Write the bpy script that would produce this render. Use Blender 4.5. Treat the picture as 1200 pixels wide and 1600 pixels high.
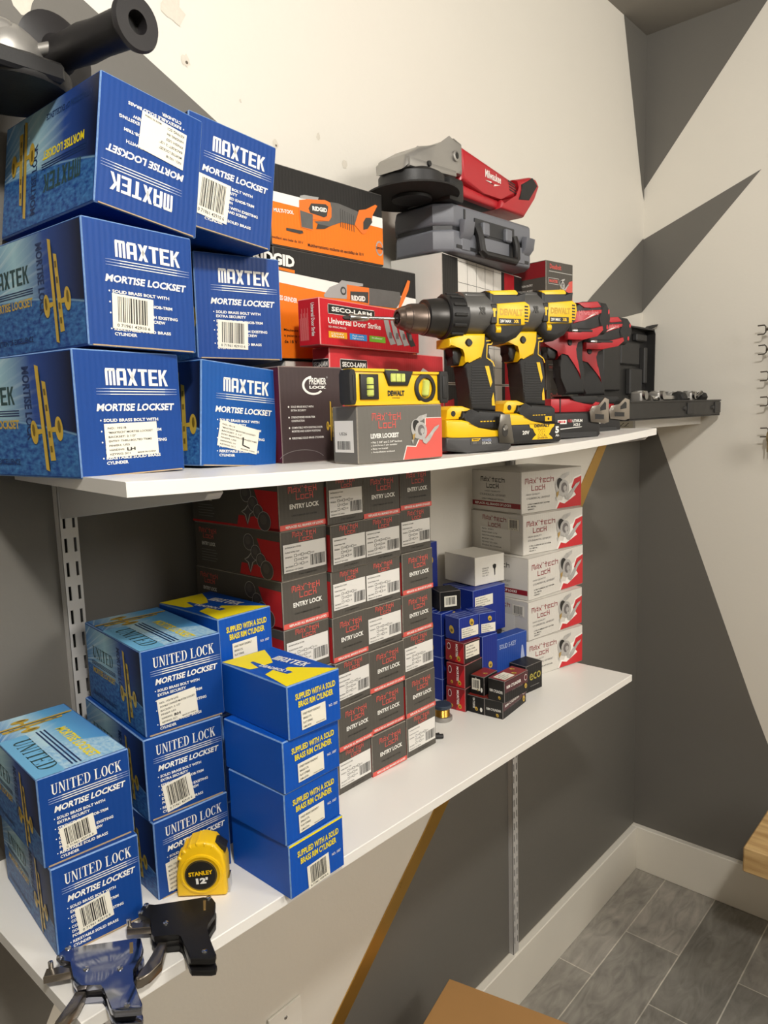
import bpy, bmesh, math, random
from mathutils import Vector, Matrix
random.seed(7)
for o in list(bpy.data.objects): bpy.data.objects.remove(o)
SC = bpy.context.scene
COL = SC.collection

# ------------------------------------------------------------------ camera
cam = bpy.data.cameras.new('camera'); camo = bpy.data.objects.new('camera', cam); COL.objects.link(camo)
yaw, pitch, roll = .7322, .1337, -.0303
fw = Vector((math.cos(yaw)*math.cos(pitch), math.sin(yaw)*math.cos(pitch), -math.sin(pitch)))
rt = Vector((math.sin(yaw), -math.cos(yaw), 0)); up = rt.cross(fw)
r2 = rt*math.cos(roll)+up*math.sin(roll); u2 = up*math.cos(roll)-rt*math.sin(roll)
camo.matrix_world = Matrix(((r2.x, u2.x, -fw.x, -2.5065*.8333), (r2.y, u2.y, -fw.y, -1.0376*.8333), (r2.z, u2.z, -fw.z, 1.7184*.8333), (0, 0, 0, 1)))
cam.sensor_fit = 'VERTICAL'; cam.sensor_height = 36; cam.lens = 36*1137.4/1600; cam.clip_start = .02
SC.camera = camo
SC.view_settings.view_transform = 'Standard'; SC.view_settings.look = 'None'; SC.view_settings.gamma = 1; SC.view_settings.use_curve_mapping = False
SC.view_settings.exposure = 0.08
# ------------------------------------------------------------------ light: overhead key lamp, two added fill lamps, dim warm ambience
w = bpy.data.worlds.new('world'); SC.world = w; w.use_nodes = True
w.node_tree.nodes['Background'].inputs[0].default_value = (1, .95, .88, 1); w.node_tree.nodes['Background'].inputs[1].default_value = .012
CEIL = 2.43
LIGHTS = [(-2.15, -1.22, 68), (-.95, -2.2, 58), (-3.2, -2.6, 5)]  # first is the shadow-casting key; the other two are added fill
LCOL = (1, .962, .90)

# ------------------------------------------------------------------ materials
def lin(c):
    if isinstance(c, str):
        c = tuple(int(c[i:i+2], 16)/255 for i in (1, 3, 5))
    return tuple((x/12.92 if x <= .04045 else ((x+.055)/1.055)**2.4) for x in c)
MATS = {}
def mat(name, c, rough=.5, metal=0, var=.05, scale=30, bump=0, bscale=200, emit=0, coat=0, alpha=1, trans=0):
    if name in MATS: return MATS[name]
    m = bpy.data.materials.new(name); m.use_nodes = True; nt = m.node_tree; b = nt.nodes['Principled BSDF']
    c = lin(c)
    tc = nt.nodes.new('ShaderNodeTexCoord'); nz = nt.nodes.new('ShaderNodeTexNoise'); nz.inputs['Scale'].default_value = scale; nz.inputs['Detail'].default_value = 3
    nt.links.new(tc.outputs['Object'], nz.inputs['Vector'])
    mx = nt.nodes.new('ShaderNodeMix'); mx.data_type = 'RGBA'
    mx.inputs[6].default_value = (*[x*(1-var) for x in c], 1); mx.inputs[7].default_value = (*[min(1, x*(1+var)) for x in c], 1)
    nt.links.new(nz.outputs['Fac'], mx.inputs[0]); nt.links.new(mx.outputs[2], b.inputs['Base Color'])
    mr = nt.nodes.new('ShaderNodeMapRange'); mr.inputs[3].default_value = max(0, rough-.06); mr.inputs[4].default_value = min(1, rough+.06)
    nt.links.new(nz.outputs['Fac'], mr.inputs[0]); nt.links.new(mr.outputs[0], b.inputs['Roughness'])
    b.inputs['Metallic'].default_value = metal; b.inputs['Coat Weight'].default_value = coat
    if trans: b.inputs['Transmission Weight'].default_value = trans
    if bump:
        n2 = nt.nodes.new('ShaderNodeTexNoise'); n2.inputs['Scale'].default_value = bscale; nt.links.new(tc.outputs['Object'], n2.inputs['Vector'])
        bp = nt.nodes.new('ShaderNodeBump'); bp.inputs['Strength'].default_value = bump; bp.inputs['Distance'].default_value = .002
        nt.links.new(n2.outputs['Fac'], bp.inputs['Height']); nt.links.new(bp.outputs[0], b.inputs['Normal'])
    if emit:
        b.inputs['Emission Color'].default_value = (*c, 1); b.inputs['Emission Strength'].default_value = emit
    MATS[name] = m; return m

def card(name, c, rough=.45):          # printed cardboard: faint corrugation ripple
    if name in MATS: return MATS[name]
    m = mat(name, c, rough, var=.07, scale=12); nt = m.node_tree; b = nt.nodes['Principled BSDF']
    tc = nt.nodes.new('ShaderNodeTexCoord'); wv = nt.nodes.new('ShaderNodeTexWave'); wv.inputs['Scale'].default_value = 55; wv.inputs['Distortion'].default_value = 1.5
    nt.links.new(tc.outputs['Object'], wv.inputs['Vector'])
    bp = nt.nodes.new('ShaderNodeBump'); b.inputs['Specular IOR Level'].default_value = .25; bp.inputs['Strength'].default_value = .10; bp.inputs['Distance'].default_value = .001
    nt.links.new(wv.outputs['Fac'], bp.inputs['Height']); nt.links.new(bp.outputs[0], b.inputs['Normal'])
    return m

def art(name, stops, horizon=.4, sea_c=('#1b4186', '#4f8fc4')):   # printed sky-over-the-earth picture (UV driven)
    m = bpy.data.materials.new(name); m.use_nodes = True; nt = m.node_tree; b = nt.nodes['Principled BSDF']; N = nt.nodes.new; L = nt.links.new
    uv = N('ShaderNodeUVMap'); sp = N('ShaderNodeSeparateXYZ'); L(uv.outputs[0], sp.inputs[0])
    # horizon height falls to the right like the limb of a planet
    sq = N('ShaderNodeMath'); sq.operation = 'POWER'; L(sp.outputs[0], sq.inputs[0]); sq.inputs[1].default_value = 2
    hz = N('ShaderNodeMath'); hz.operation = 'MULTIPLY_ADD'; L(sq.outputs[0], hz.inputs[0]); hz.inputs[1].default_value = -.16; hz.inputs[2].default_value = horizon+.1
    df = N('ShaderNodeMath'); df.operation = 'SUBTRACT'; L(sp.outputs[1], df.inputs[0]); L(hz.outputs[0], df.inputs[1])
    st = N('ShaderNodeMapRange'); L(df.outputs[0], st.inputs[0]); st.inputs[1].default_value = -.02; st.inputs[2].default_value = .02
    sky = N('ShaderNodeValToRGB'); L(sp.outputs[0], sky.inputs[0]); e = sky.color_ramp.elements
    e[0].position = 0; e[0].color = (*lin(stops[0]), 1); e[1].position = 1; e[1].color = (*lin(stops[3]), 1)
    x = e.new(.38); x.color = (*lin(stops[1]), 1); x = e.new(.68); x.color = (*lin(stops[2]), 1)
    # light rays
    mp = N('ShaderNodeMapping'); L(uv.outputs[0], mp.inputs[0]); mp.inputs['Location'].default_value = (.35, -.62, 0); mp.inputs['Scale'].default_value = (1, 1.6, 1)
    gr = N('ShaderNodeTexGradient'); gr.gradient_type = 'RADIAL'; L(mp.outputs[0], gr.inputs[0])
    ns = N('ShaderNodeTexNoise'); ns.noise_dimensions = '1D'; ns.inputs['Scale'].default_value = 90; L(gr.outputs['Fac'], ns.inputs['W'])
    rr = N('ShaderNodeMapRange'); L(ns.outputs['Fac'], rr.inputs[0]); rr.inputs[1].default_value = .5; rr.inputs[2].default_value = .8
    fx = N('ShaderNodeMapRange'); L(sp.outputs[0], fx.inputs[0]); fx.inputs[1].default_value = .75; fx.inputs[2].default_value = .2
    ml = N('ShaderNodeMath'); ml.operation = 'MULTIPLY'; L(rr.outputs[0], ml.inputs[0]); L(fx.outputs[0], ml.inputs[1])
    m1 = N('ShaderNodeMix'); m1.data_type = 'RGBA'; L(ml.outputs[0], m1.inputs[0]); L(sky.outputs[0], m1.inputs[6]); m1.inputs[7].default_value = (*lin('#c9dbe0'), 1)
    sea = N('ShaderNodeTexNoise'); sea.inputs['Scale'].default_value = 26; sea.inputs['Detail'].default_value = 6; L(uv.outputs[0], sea.inputs[0])
    sr = N('ShaderNodeValToRGB'); L(sea.outputs['Fac'], sr.inputs[0]); e = sr.color_ramp.elements
    e[0].position = .35; e[0].color = (*lin(sea_c[0]), 1); e[1].position = .8; e[1].color = (*lin(sea_c[1]), 1)
    m2 = N('ShaderNodeMix'); m2.data_type = 'RGBA'; L(st.outputs[0], m2.inputs[0]); L(sr.outputs[0], m2.inputs[6]); L(m1.outputs[2], m2.inputs[7])
    # thin bright limb
    ab = N('ShaderNodeMath'); ab.operation = 'ABSOLUTE'; L(df.outputs[0], ab.inputs[0])
    lr = N('ShaderNodeMapRange'); L(ab.outputs[0], lr.inputs[0]); lr.inputs[1].default_value = .012; lr.inputs[2].default_value = 0; lr.inputs[4].default_value = .55
    m3 = N('ShaderNodeMix'); m3.data_type = 'RGBA'; L(lr.outputs[0], m3.inputs[0]); L(m2.outputs[2], m3.inputs[6]); m3.inputs[7].default_value = (*lin('#9cc6dd'), 1)
    b.inputs['Specular IOR Level'].default_value = .25; L(m3.outputs[2], b.inputs['Base Color']); b.inputs['Roughness'].default_value = .4
    MATS[name] = m; return m

# ------------------------------------------------------------------ mesh building
class MB:
    def __init__(s): s.v = []; s.f = []; s.mi = []; s.mats = []; s.uv = []; s.sm = []
    def m(s, mt):
        if mt not in s.mats: s.mats.append(mt)
        return s.mats.index(mt)
    def add(s, vs, fs, mt, fr=None, uvs=None, smooth=False):
        k = len(s.v)
        for p in vs:
            p = Vector(p); s.v.append(fr @ p if fr is not None else p)
        i = s.m(mt)
        for n, f in enumerate(fs):
            s.f.append([k+a for a in f]); s.mi.append(i); s.sm.append(smooth); s.uv.append([uvs[a] for a in f] if uvs else None)
    def bm(s, b, mts, fr=None, smooth=True):
        b.verts.index_update(); k = len(s.v)
        for v in b.verts: s.v.append(fr @ v.co if fr is not None else v.co.copy())
        for f in b.faces:
            s.f.append([k+v.index for v in f.verts]); s.mi.append(s.m(mts[min(f.material_index, len(mts)-1)])); s.sm.append(smooth); s.uv.append(None)
        b.free()
    # --- solids
    def box(s, x0, x1, y0, y1, z0, z1, mt, fr=None, bev=0, seg=1, edge=None):
        b = bmesh.new(); bmesh.ops.create_cube(b, size=1)
        for v in b.verts: v.co = Vector(((x0+x1)/2+v.co.x*(x1-x0), (y0+y1)/2+v.co.y*(y1-y0), (z0+z1)/2+v.co.z*(z1-z0)))
        if bev: bmesh.ops.bevel(b, geom=b.edges[:], offset=bev, segments=seg, profile=.5, affect='EDGES', material=1 if edge else -1)
        s.bm(b, [mt, edge] if edge else [mt], fr, smooth=seg > 1)
    def prism(s, poly, n0, n1, mt, fr=None, bev=0, seg=2, cap=None, edge=None):
        b = bmesh.new(); a = sum(poly[i-1][0]*poly[i][1]-poly[i][0]*poly[i-1][1] for i in range(len(poly)))
        if a < 0: poly = poly[::-1]
        lo = [b.verts.new((p[0], p[1], n0)) for p in poly]; hi = [b.verts.new((p[0], p[1], n1)) for p in poly]; n = len(poly)
        b.faces.new(lo[::-1]); b.faces.new(hi)
        for i in range(n): b.faces.new((lo[i], lo[(i+1) % n], hi[(i+1) % n], hi[i]))
        if bev:
            rim = [e for e in b.edges if (e.verts[0].co.z == e.verts[1].co.z)]
            bmesh.ops.bevel(b, geom=rim, offset=bev, segments=seg, profile=.5, affect='EDGES', clamp_overlap=True)
        bmesh.ops.triangulate(b, faces=[f for f in b.faces if len(f.verts) > 4])
        s.bm(b, [mt], fr, smooth=True)
    def lathe(s, prof, mt, fr=None, seg=28, caps=True, smooth=True):      # prof: (axial, radius) about local x
        vs = []; fs = []; n = len(prof)
        for a, r in prof:
            for k in range(seg):
                t = 2*math.pi*k/seg; vs.append((a, r*math.cos(t), r*math.sin(t)))
        for i in range(n-1):
            for k in range(seg):
                k2 = (k+1) % seg; fs.append((i*seg+k, i*seg+k2, (i+1)*seg+k2, (i+1)*seg+k))
        if caps: fs.append(tuple(range(seg))[::-1]); fs.append(tuple((n-1)*seg+k for k in range(seg)))
        s.add(vs, fs, mt, fr, smooth=smooth)
    def tube(s, pts, r, mt, fr=None, seg=8):
        pts = [Vector(p) for p in pts]; vs = []; fs = []; n = len(pts); a = None
        for i, p in enumerate(pts):
            d = (pts[min(i+1, n-1)]-pts[max(i-1, 0)]).normalized()
            if a is None: a = d.orthogonal().normalized()
            a = (a-d*a.dot(d)).normalized(); c = d.cross(a)
            for k in range(seg):
                t = 2*math.pi*k/seg; vs.append(p+(a*math.cos(t)+c*math.sin(t))*r)
        for i in range(n-1):
            for k in range(seg): fs.append((i*seg+k, i*seg+(k+1) % seg, (i+1)*seg+(k+1) % seg, (i+1)*seg+k))
        fs.append(tuple(range(seg))[::-1]); fs.append(tuple((n-1)*seg+k for k in range(seg)))
        s.add(vs, fs, mt, fr, smooth=True)
    # --- print on a face frame (u, v, lift)
    def quad(s, u0, v0, u1, v1, mt, fr, l=1, uv=False):
        z = l*.00022; s.add([(u0, v0, z), (u1, v0, z), (u1, v1, z), (u0, v1, z)], [(0, 1, 2, 3)], mt, fr, [(0, 0), (1, 0), (1, 1), (0, 1)] if uv else None)
    def poly(s, pts, mt, fr, l=1):
        a = sum(pts[i-1][0]*pts[i][1]-pts[i][0]*pts[i-1][1] for i in range(len(pts)))
        if a < 0: pts = pts[::-1]
        s.add([(p[0], p[1], l*.00022) for p in pts], [tuple(range(len(pts)))], mt, fr)
    def disc(s, cu, cv, r, mt, fr, l=1, rv=None, n=20, rot=0):
        rv = rv or r; c, q = math.cos(rot), math.sin(rot); P = []
        for k in range(n):
            a, b = r*math.cos(2*math.pi*k/n), rv*math.sin(2*math.pi*k/n); P.append((cu+a*c-b*q, cv+a*q+b*c))
        s.poly(P, mt, fr, l)
    def text(s, t, u, v, w, h, mt, fr, l=2, bold=.0, shear=0, rot=0, glyph=None):     # fits the string in w x h with its lower left corner at u, v
        G = glyph(t) if glyph else glyphs(t, bold)
        c, q = math.cos(rot), math.sin(rot); z = l*.00022
        P = []
        for x, y in G[0]:
            x, y = x*w+shear*y*h, y*h; P.append((u+x*c-y*q, v+x*q+y*c, z))
        s.add(P, G[1], mt, fr)
    def line(s, t, u, v, h, mt, fr, l=2, bold=.015, cw=.62, shear=0, glyph=None):      # natural width text, cap height h
        s.text(t, u, v, len(t)*h*cw, h, mt, fr, l, bold, shear, glyph=glyph)
    def barcode(s, u0, v0, u1, v1, mt, fr, l=3, seed=1):
        rd = random.Random(seed); x = u0; W = u1-u0
        while x < u1-.02*W:
            b = W*rd.choice((.018, .022, .034, .05)); s.quad(x, v0, min(u1, x+b), v1, mt, fr, l); x += b+W*rd.choice((.022, .03, .045))
    def build(s, name, parent=None, loc=None, M=None, ang=35):
        me = bpy.data.meshes.new(name); me.from_pydata(s.v, [], s.f)
        for m_ in s.mats: me.materials.append(m_)
        me.polygons.foreach_set('material_index', s.mi); me.polygons.foreach_set('use_smooth', s.sm)
        if any(s.uv):
            ul = me.uv_layers.new(name='UVMap')
            for p, uv in zip(me.polygons, s.uv):
                if uv:
                    for li, c in zip(p.loop_indices, uv): ul.data[li].uv = c
        me.update()
        if any(s.sm): me.set_sharp_from_angle(angle=math.radians(ang))
        o = bpy.data.objects.new(name, me); COL.objects.link(o)
        if M is not None: o.matrix_world = M
        if loc is not None: o.location = loc
        if parent is not None: o.parent = parent
        return o

_gc = {}
def glyphs(t, bold):
    k = (t, round(bold, 3))
    if k in _gc: return _gc[k]
    cu = bpy.data.curves.new('t', 'FONT'); cu.body = t; cu.size = 1; cu.resolution_u = 2; cu.offset = bold; cu.fill_mode = 'FRONT'
    o = bpy.data.objects.new('t', cu); COL.objects.link(o); dg = bpy.context.evaluated_depsgraph_get()
    me = bpy.data.meshes.new_from_object(o.evaluated_get(dg))
    V = [(v.co.x, v.co.y) for v in me.vertices]; F = [tuple(p.vertices) for p in me.polygons]
    bpy.data.objects.remove(o); bpy.data.curves.remove(cu); bpy.data.meshes.remove(me)
    x0 = min(v[0] for v in V); x1 = max(v[0] for v in V); y0 = min(v[1] for v in V); y1 = max(v[1] for v in V)
    V = [((x-x0)/(x1-x0), (y-y0)/(y1-y0)) for x, y in V]
    _gc[k] = (V, F); return _gc[k]
# --- hand drawn letter sets: rectangles / polygons / rings in a unit cell
def R(a, b, c, d): return [(a, b), (c, b), (c, d), (a, d)]
def ring(cx, cy, rx, ry, tx, ty, a0=0, a1=360, n=14):
    o = []; A = [math.radians(a0+(a1-a0)*i/n) for i in range(n+1)]
    for i in range(n):
        o.append([(cx+rx*math.cos(A[i]), cy+ry*math.sin(A[i])), (cx+rx*math.cos(A[i+1]), cy+ry*math.sin(A[i+1])), (cx+(rx-tx)*math.cos(A[i+1]), cy+(ry-ty)*math.sin(A[i+1])), (cx+(rx-tx)*math.cos(A[i]), cy+(ry-ty)*math.sin(A[i]))])
    return o
BLOCK = {   # tall rounded block capitals
 'M': [R(0, 0, .25, .93), R(.375, 0, .625, .93), R(.75, 0, 1, .93), R(.04, .84, .96, 1)],
 'A': [R(0, 0, .32, .9), R(.68, 0, 1, .9), R(.08, .84, .92, 1), R(.3, .3, .7, .45)],
 'X': [[(0, 1), (.34, 1), (1, 0), (.66, 0)], [(.66, 1), (1, 1), (.34, 0), (0, 0)]],
 'T': [R(.33, 0, .67, .9), R(0, .84, 1, 1)], 'E': [R(0, 0, .36, 1), R(.3, .84, 1, 1), R(.3, .43, .9, .57), R(.3, 0, 1, .16)],
 'K': [R(0, 0, .32, 1), [(.3, .46), (.3, .62), (.66, 1), (1, 1), (.5, .5)], [(.38, .55), (.56, .66), (1, 0), (.68, 0)]]}
TECH = {    # thin stencil-like techno capitals
 'M': [R(0, 0, .14, 1), R(.0, .86, 1, 1), R(.43, .3, .57, .86), R(.86, 0, 1, 1)],
 'A': [R(0, 0, .15, .62), R(.85, 0, 1, .9), R(.1, .56, .85, .7), R(.45, .86, .7, 1), R(.25, .18, .85, .3)],
 'X': [[(0, 0), (.2, 0), (1, .8), (.8, .8)], [(0, .75), (.2, .75), (.9, 0), (.7, 0)], R(.8, .86, 1, 1)],
 "'": [R(.1, .8, .9, 1)],
 'T': [R(.42, 0, .6, .7), R(0, .62, 1, .76), R(.35, .86, .7, 1)], 'E': [R(0, 0, .16, .76), R(.1, .62, 1, .76), R(.1, .34, .8, .46), R(.1, 0, 1, .14)],
 'K': [R(0, 0, .17, 1), R(.15, .4, .8, .54), R(.7, .48, .9, 1), R(.75, 0, .95, .45)],
 'C': [R(0, 0, .16, .76), R(.1, .62, 1, .76), R(.1, 0, 1, .14)], 'H': [R(0, 0, .16, 1), R(.1, .56, 1, .7), R(.84, 0, 1, .66)],
 'L': [R(0, 0, .17, 1), R(.1, 0, 1, .14)], 'O': [R(0, 0, .16, .76), R(.84, 0, 1, .76), R(.1, .62, .9, .76), R(.1, 0, .9, .14)]}
sf = lambda a, b, y: R(a, y, b, y+.05)
SERIF = {
 'U': [R(.1, .3, .32, 1), R(.72, .3, .8, 1), sf(0, .42, .95), sf(.6, .95, .95)]+ring(.45, .32, .35, .32, .2, .1, 180, 290)+ring(.45, .32, .35, .32, .08, .1, 290, 360),
 'N': [R(.1, 0, .19, 1), R(.78, 0, .87, 1), [(.06, 1), (.32, 1), (.87, 0), (.72, 0)], sf(0, .3, 0), sf(.66, 1, .95)],
 'I': [R(.35, 0, .65, 1), sf(.15, .85, 0), sf(.15, .85, .95)],
 'T': [R(.39, 0, .62, 1), sf(.25, .76, 0), R(.04, .93, .97, 1), R(.04, .75, .1, 1), R(.91, .75, .97, 1)],
 'E': [R(.12, 0, .34, 1), sf(0, .9, .95), sf(0, .95, 0), R(.3, .48, .65, .54), R(.83, .75, .9, 1), R(.88, 0, .95, .25), R(.6, .4, .65, .62)],
 'D': [R(.12, 0, .32, 1), sf(0, .5, .95), sf(0, .5, 0)]+ring(.45, .5, .5, .5, .22, .05, -90, 90),
 'L': [R(.12, 0, .34, 1), sf(0, .5, .95), sf(0, .95, 0), R(.88, 0, .95, .28)],
 'O': ring(.5, .5, .48, .5, .23, .05, 0, 360, 20), 'C': ring(.5, .5, .48, .5, .23, .05, 40, 320, 18)+[R(.82, .68, .9, 1)],
 'K': [R(.12, 0, .32, 1), sf(0, .45, .95), sf(0, .45, 0), [(.3, .4), (.3, .52), (.75, 1), (.86, 1)], [(.4, .52), (.56, .65), (1, 0), (.72, 0)], sf(.62, .98, .95), sf(.6, 1, 0)]}
NARROW = {'I': .5, "'": .3, ' ': .45}
def letterset(D, gap=.16):
    def g(t):
        x = 0; V = []; F = []
        for c in t:
            wd = NARROW.get(c, 1)
            for P in D.get(c, []):
                k = len(V); V += [(x+p[0]*wd, p[1]) for p in P]
                a = sum(P[i-1][0]*P[i][1]-P[i][0]*P[i-1][1] for i in range(len(P)))
                f = tuple(range(k, len(V))); F.append(f if a > 0 else f[::-1])
            x += wd+gap
        x -= gap; return [(p[0]/x, p[1]) for p in V], F
    return g
block, tech, serif = letterset(BLOCK, .13), letterset(TECH, .22), letterset(SERIF, .06)

def FR(o, u, v):
    o, u, v = Vector(o), Vector(u), Vector(v); n = u.cross(v)
    return Matrix(((u.x, v.x, n.x, o.x), (u.y, v.y, n.y, o.y), (u.z, v.z, n.z, o.z), (0, 0, 0, 1)))
def vplane(P, yw): return FR(P, (math.cos(yw), math.sin(yw), 0), (0, 0, 1))     # upright drawing plane facing the room
def faces(w, d, h):
    return dict(front=FR((-w/2, 0, 0), (1, 0, 0), (0, 0, 1)), left=FR((-w/2, d, 0), (0, -1, 0), (0, 0, 1)), right=FR((w/2, 0, 0), (0, 1, 0), (0, 0, 1)), top=FR((-w/2, 0, h), (1, 0, 0), (0, 1, 0)))
def place(p):                       # x, y, z, yaw, w, d, h, roll of a box standing on the middle of its lower front edge
    return Matrix.Translation(p[:3]) @ Matrix.Rotation(p[3], 4, 'Z') @ Matrix.Rotation(p[7], 4, 'Y')
def tag(o, label, cat, group=None):
    o['label'] = label; o['category'] = cat
    if group: o['group'] = group
    return o
def struct(o): o['kind'] = 'structure'; return o
def empty(name, M):
    o = bpy.data.objects.new(name, None); COL.objects.link(o); o.empty_display_size = .02
    o.matrix_world = M; return o
def copy_tree(o, parent=None):
    c = o.copy(); COL.objects.link(c)
    if parent: c.parent = parent
    for ch in list(o.children):
        copy_tree(ch, c)
    return c
BX = {'A1': [-1.7266, -0.222, 1.3821, 0.127, 0.1171, 0.205, 0.1154, 0.0005], 'A2': [-1.7085, -0.2236, 1.5, 0.0448, 0.1162, 0.212, 0.1123, 0.0169], 'A3': [-1.6859, -0.2056, 1.6247, 0.0225, 0.1111, 0.2, 0.1196, 0.1443], 'B1': [-1.5849, -0.1964, 1.3783, 0.0674, 0.1109, 0.14, 0.1132, 0.0829], 'B2': [-1.5309, -0.139, 1.5027, -0.2676, 0.1083, 0.115, 0.122, 0.0115], 'B3': [-1.5701, -0.1783, 1.6318, -0.0812, 0.1125, 0.14, 0.1182, 0.1321], 'PR': [-1.4821, -0.2088, 1.3766, -0.1287, 0.0937, 0.045, 0.1144, 0.0004], 'LV': [-1.4392, -0.3126, 1.3771, -0.1231, 0.1332, 0.045, 0.0647, 0.0002], 'U2': [-1.7998, -0.2234, 0.9398, -0.1113, 0.0829, 0.165, 0.0888, 0.0001], 'U1': [-1.8005, -0.2173, 1.0285, -0.0819, 0.0864, 0.1669, 0.0869, 0.0], 'U5': [-1.6912, -0.2193, 0.9373, -0.0689, 0.088, 0.165, 0.0863, 0.0], 'U4': [-1.6922, -0.2162, 1.0236, -0.119, 0.0883, 0.165, 0.0883, 0.0001], 'U3': [-1.6863, -0.2137, 1.1119, -0.1199, 0.09, 0.1559, 0.0914, 0.0003], 'Y4': [-1.6057, -0.3203, 0.9353, -0.0075, 0.0778, 0.0991, 0.0601, 0.0], 'Y3': [-1.6071, -0.3183, 0.9954, 0.0136, 0.0789, 0.0921, 0.0568, 0.0002], 'Y2': [-1.6071, -0.3208, 1.0523, 0.0021, 0.079, 0.0987, 0.0562, 0.0003], 'Y1': [-1.6046, -0.3255, 1.1084, -0.0415, 0.0709, 0.116, 0.0572, 0.0002], 'M5': [-0.8317, -0.1798, 0.9174, -0.2188, 0.1656, 0.14, 0.0761, -0.0], 'M4': [-0.8256, -0.1783, 0.9935, -0.1363, 0.1747, 0.145, 0.0763, 0.0], 'M3': [-0.8079, -0.17, 1.0698, -0.0886, 0.1914, 0.145, 0.0823, 0.0], 'M2': [-0.8001, -0.1591, 1.1521, -0.2155, 0.1765, 0.145, 0.0794, -0.0001], 'M1': [-0.7906, -0.1508, 1.2315, -0.2071, 0.1797, 0.145, 0.0827, -0.0001], 'E4': [-1.2862, -0.2054, 0.9279, -0.0247, 0.0678, 0.2, 0.3681, 0.0007], 'E3': [-1.3599, -0.2055, 0.9296, -0.0333, 0.072, 0.2, 0.364, 0.0008], 'E2': [-1.4285, -0.2072, 0.9313, 0, 0.0655, 0.2, 0.3637, 0.0006], 'E1': [-1.4995, -0.2025, 0.9328, 0.0, 0.0755, 0.1406, 0.3637, 0.0003], 'rimlow': [-1.0626, -0.2294, 0.9227, 0.1173, 0.0919, 0.0339, 0.031, 0.0], 'rimup': [-1.0749, -0.2406, 0.9537, -0.0186, 0.0724, 0.0325, 0.0374, 0.0], 'blklow': [-1.091, -0.2006, 0.9234, 0.0429, 0.045, 0.0346, 0.0304, 0.0], 'blkup': [-1.084, -0.1954, 0.9538, 0.0452, 0.044, 0.027, 0.0331, -0.0], 'mort3': [-1.0923, -0.1657, 0.9234, 0.0995, 0.06, 0.0377, 0.041, 0.0], 'mort2': [-1.0911, -0.1666, 0.9644, 0.035, 0.06, 0.0377, 0.0412, 0.0], 'mort1': [-1.0953, -0.1655, 1.0056, -0.0701, 0.0438, 0.0418, 0.037, 0.0], 'blu1': [-1.0903, -0.1564, 1.0426, -0.1824, 0.0469, 0.0356, 0.0407, 0.0], 'blu2': [-1.0453, -0.1644, 1.0426, -0.3792, 0.0349, 0.0441, 0.0382, -0.0], 'blumid': [-1.0479, -0.1704, 0.9224, -0.15, 0.0387, 0.046, 0.1198, 0], 'schl': [-0.968, -0.1657, 0.92, -0.1383, 0.0848, 0.0235, 0.1007, 0], 'eco': [-0.9568, -0.2054, 0.9203, -0.0982, 0.0491, 0.0379, 0.0508, -0.0], 'blubig': [-0.9751, -0.1217, 1.02, -0.1402, 0.0887, 0.032, 0.0868, 0], 'blk': [-1.078, -0.108, 1.0835, -0.5, 0.04, 0.045, 0.0345, 0], 'K': [-0.9505, -0.1066, 1.1072, -0.207, 0.0776, 0.085, 0.0545, 0], 'S2': [-1.257, -0.148, 1.3758, 0.1002, 0.3, 0.03, 0.146, 0.0001], 'S1': [-1.3199, -0.1649, 1.5218, 0.0999, 0.2287, 0.037, 0.0593, 0.0001], 'C': [-0.9729, -0.1198, 1.3803, 0.1164, 0.301, 0.1, 0.305, -0.0], 'CASE': [-0.9921, -0.151, 1.6853, -0.0185, 0.2748, 0.1277, 0.0765, -0.0001], 'D': [-0.7668, -0.1543, 1.3875, -0.1034, 0.0898, 0.08, 0.325, -0.0], 'Y0': [-1.587, -0.192, 1.147, -0.0139, 0.0755, 0.125, 0.0615, 0.0], 'blb': [-0.994, -0.083, 1.0705, -0.35, 0.042, 0.05, 0.034, 0], 'hs0': [-1.075, -0.1075, 0.9230228209500001, 0, 0.06, 0.05, 0.0396, 0], 'hs1': [-1.075, -0.1075, 0.96282282095, 0, 0.06, 0.05, 0.0396, 0], 'hs2': [-1.075, -0.1075, 1.00262282095, 0, 0.06, 0.05, 0.0396, 0], 'hs3': [-1.075, -0.1075, 1.0424228209500002, 0, 0.06, 0.05, 0.0396, 0], 'hs4': [-1.07, -0.055, 1.0832, 0, 0.05, 0.035, 0.115, 0], 'hs5': [-0.975, -0.11, 0.9207128209500001, 0, 0.085, 0.026, 0.09908717904999997, 0], 'hs6': [-0.985, -0.08, 0.92094382095, 0, 0.075, 0.06, 0.14925617905, 0]}
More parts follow.
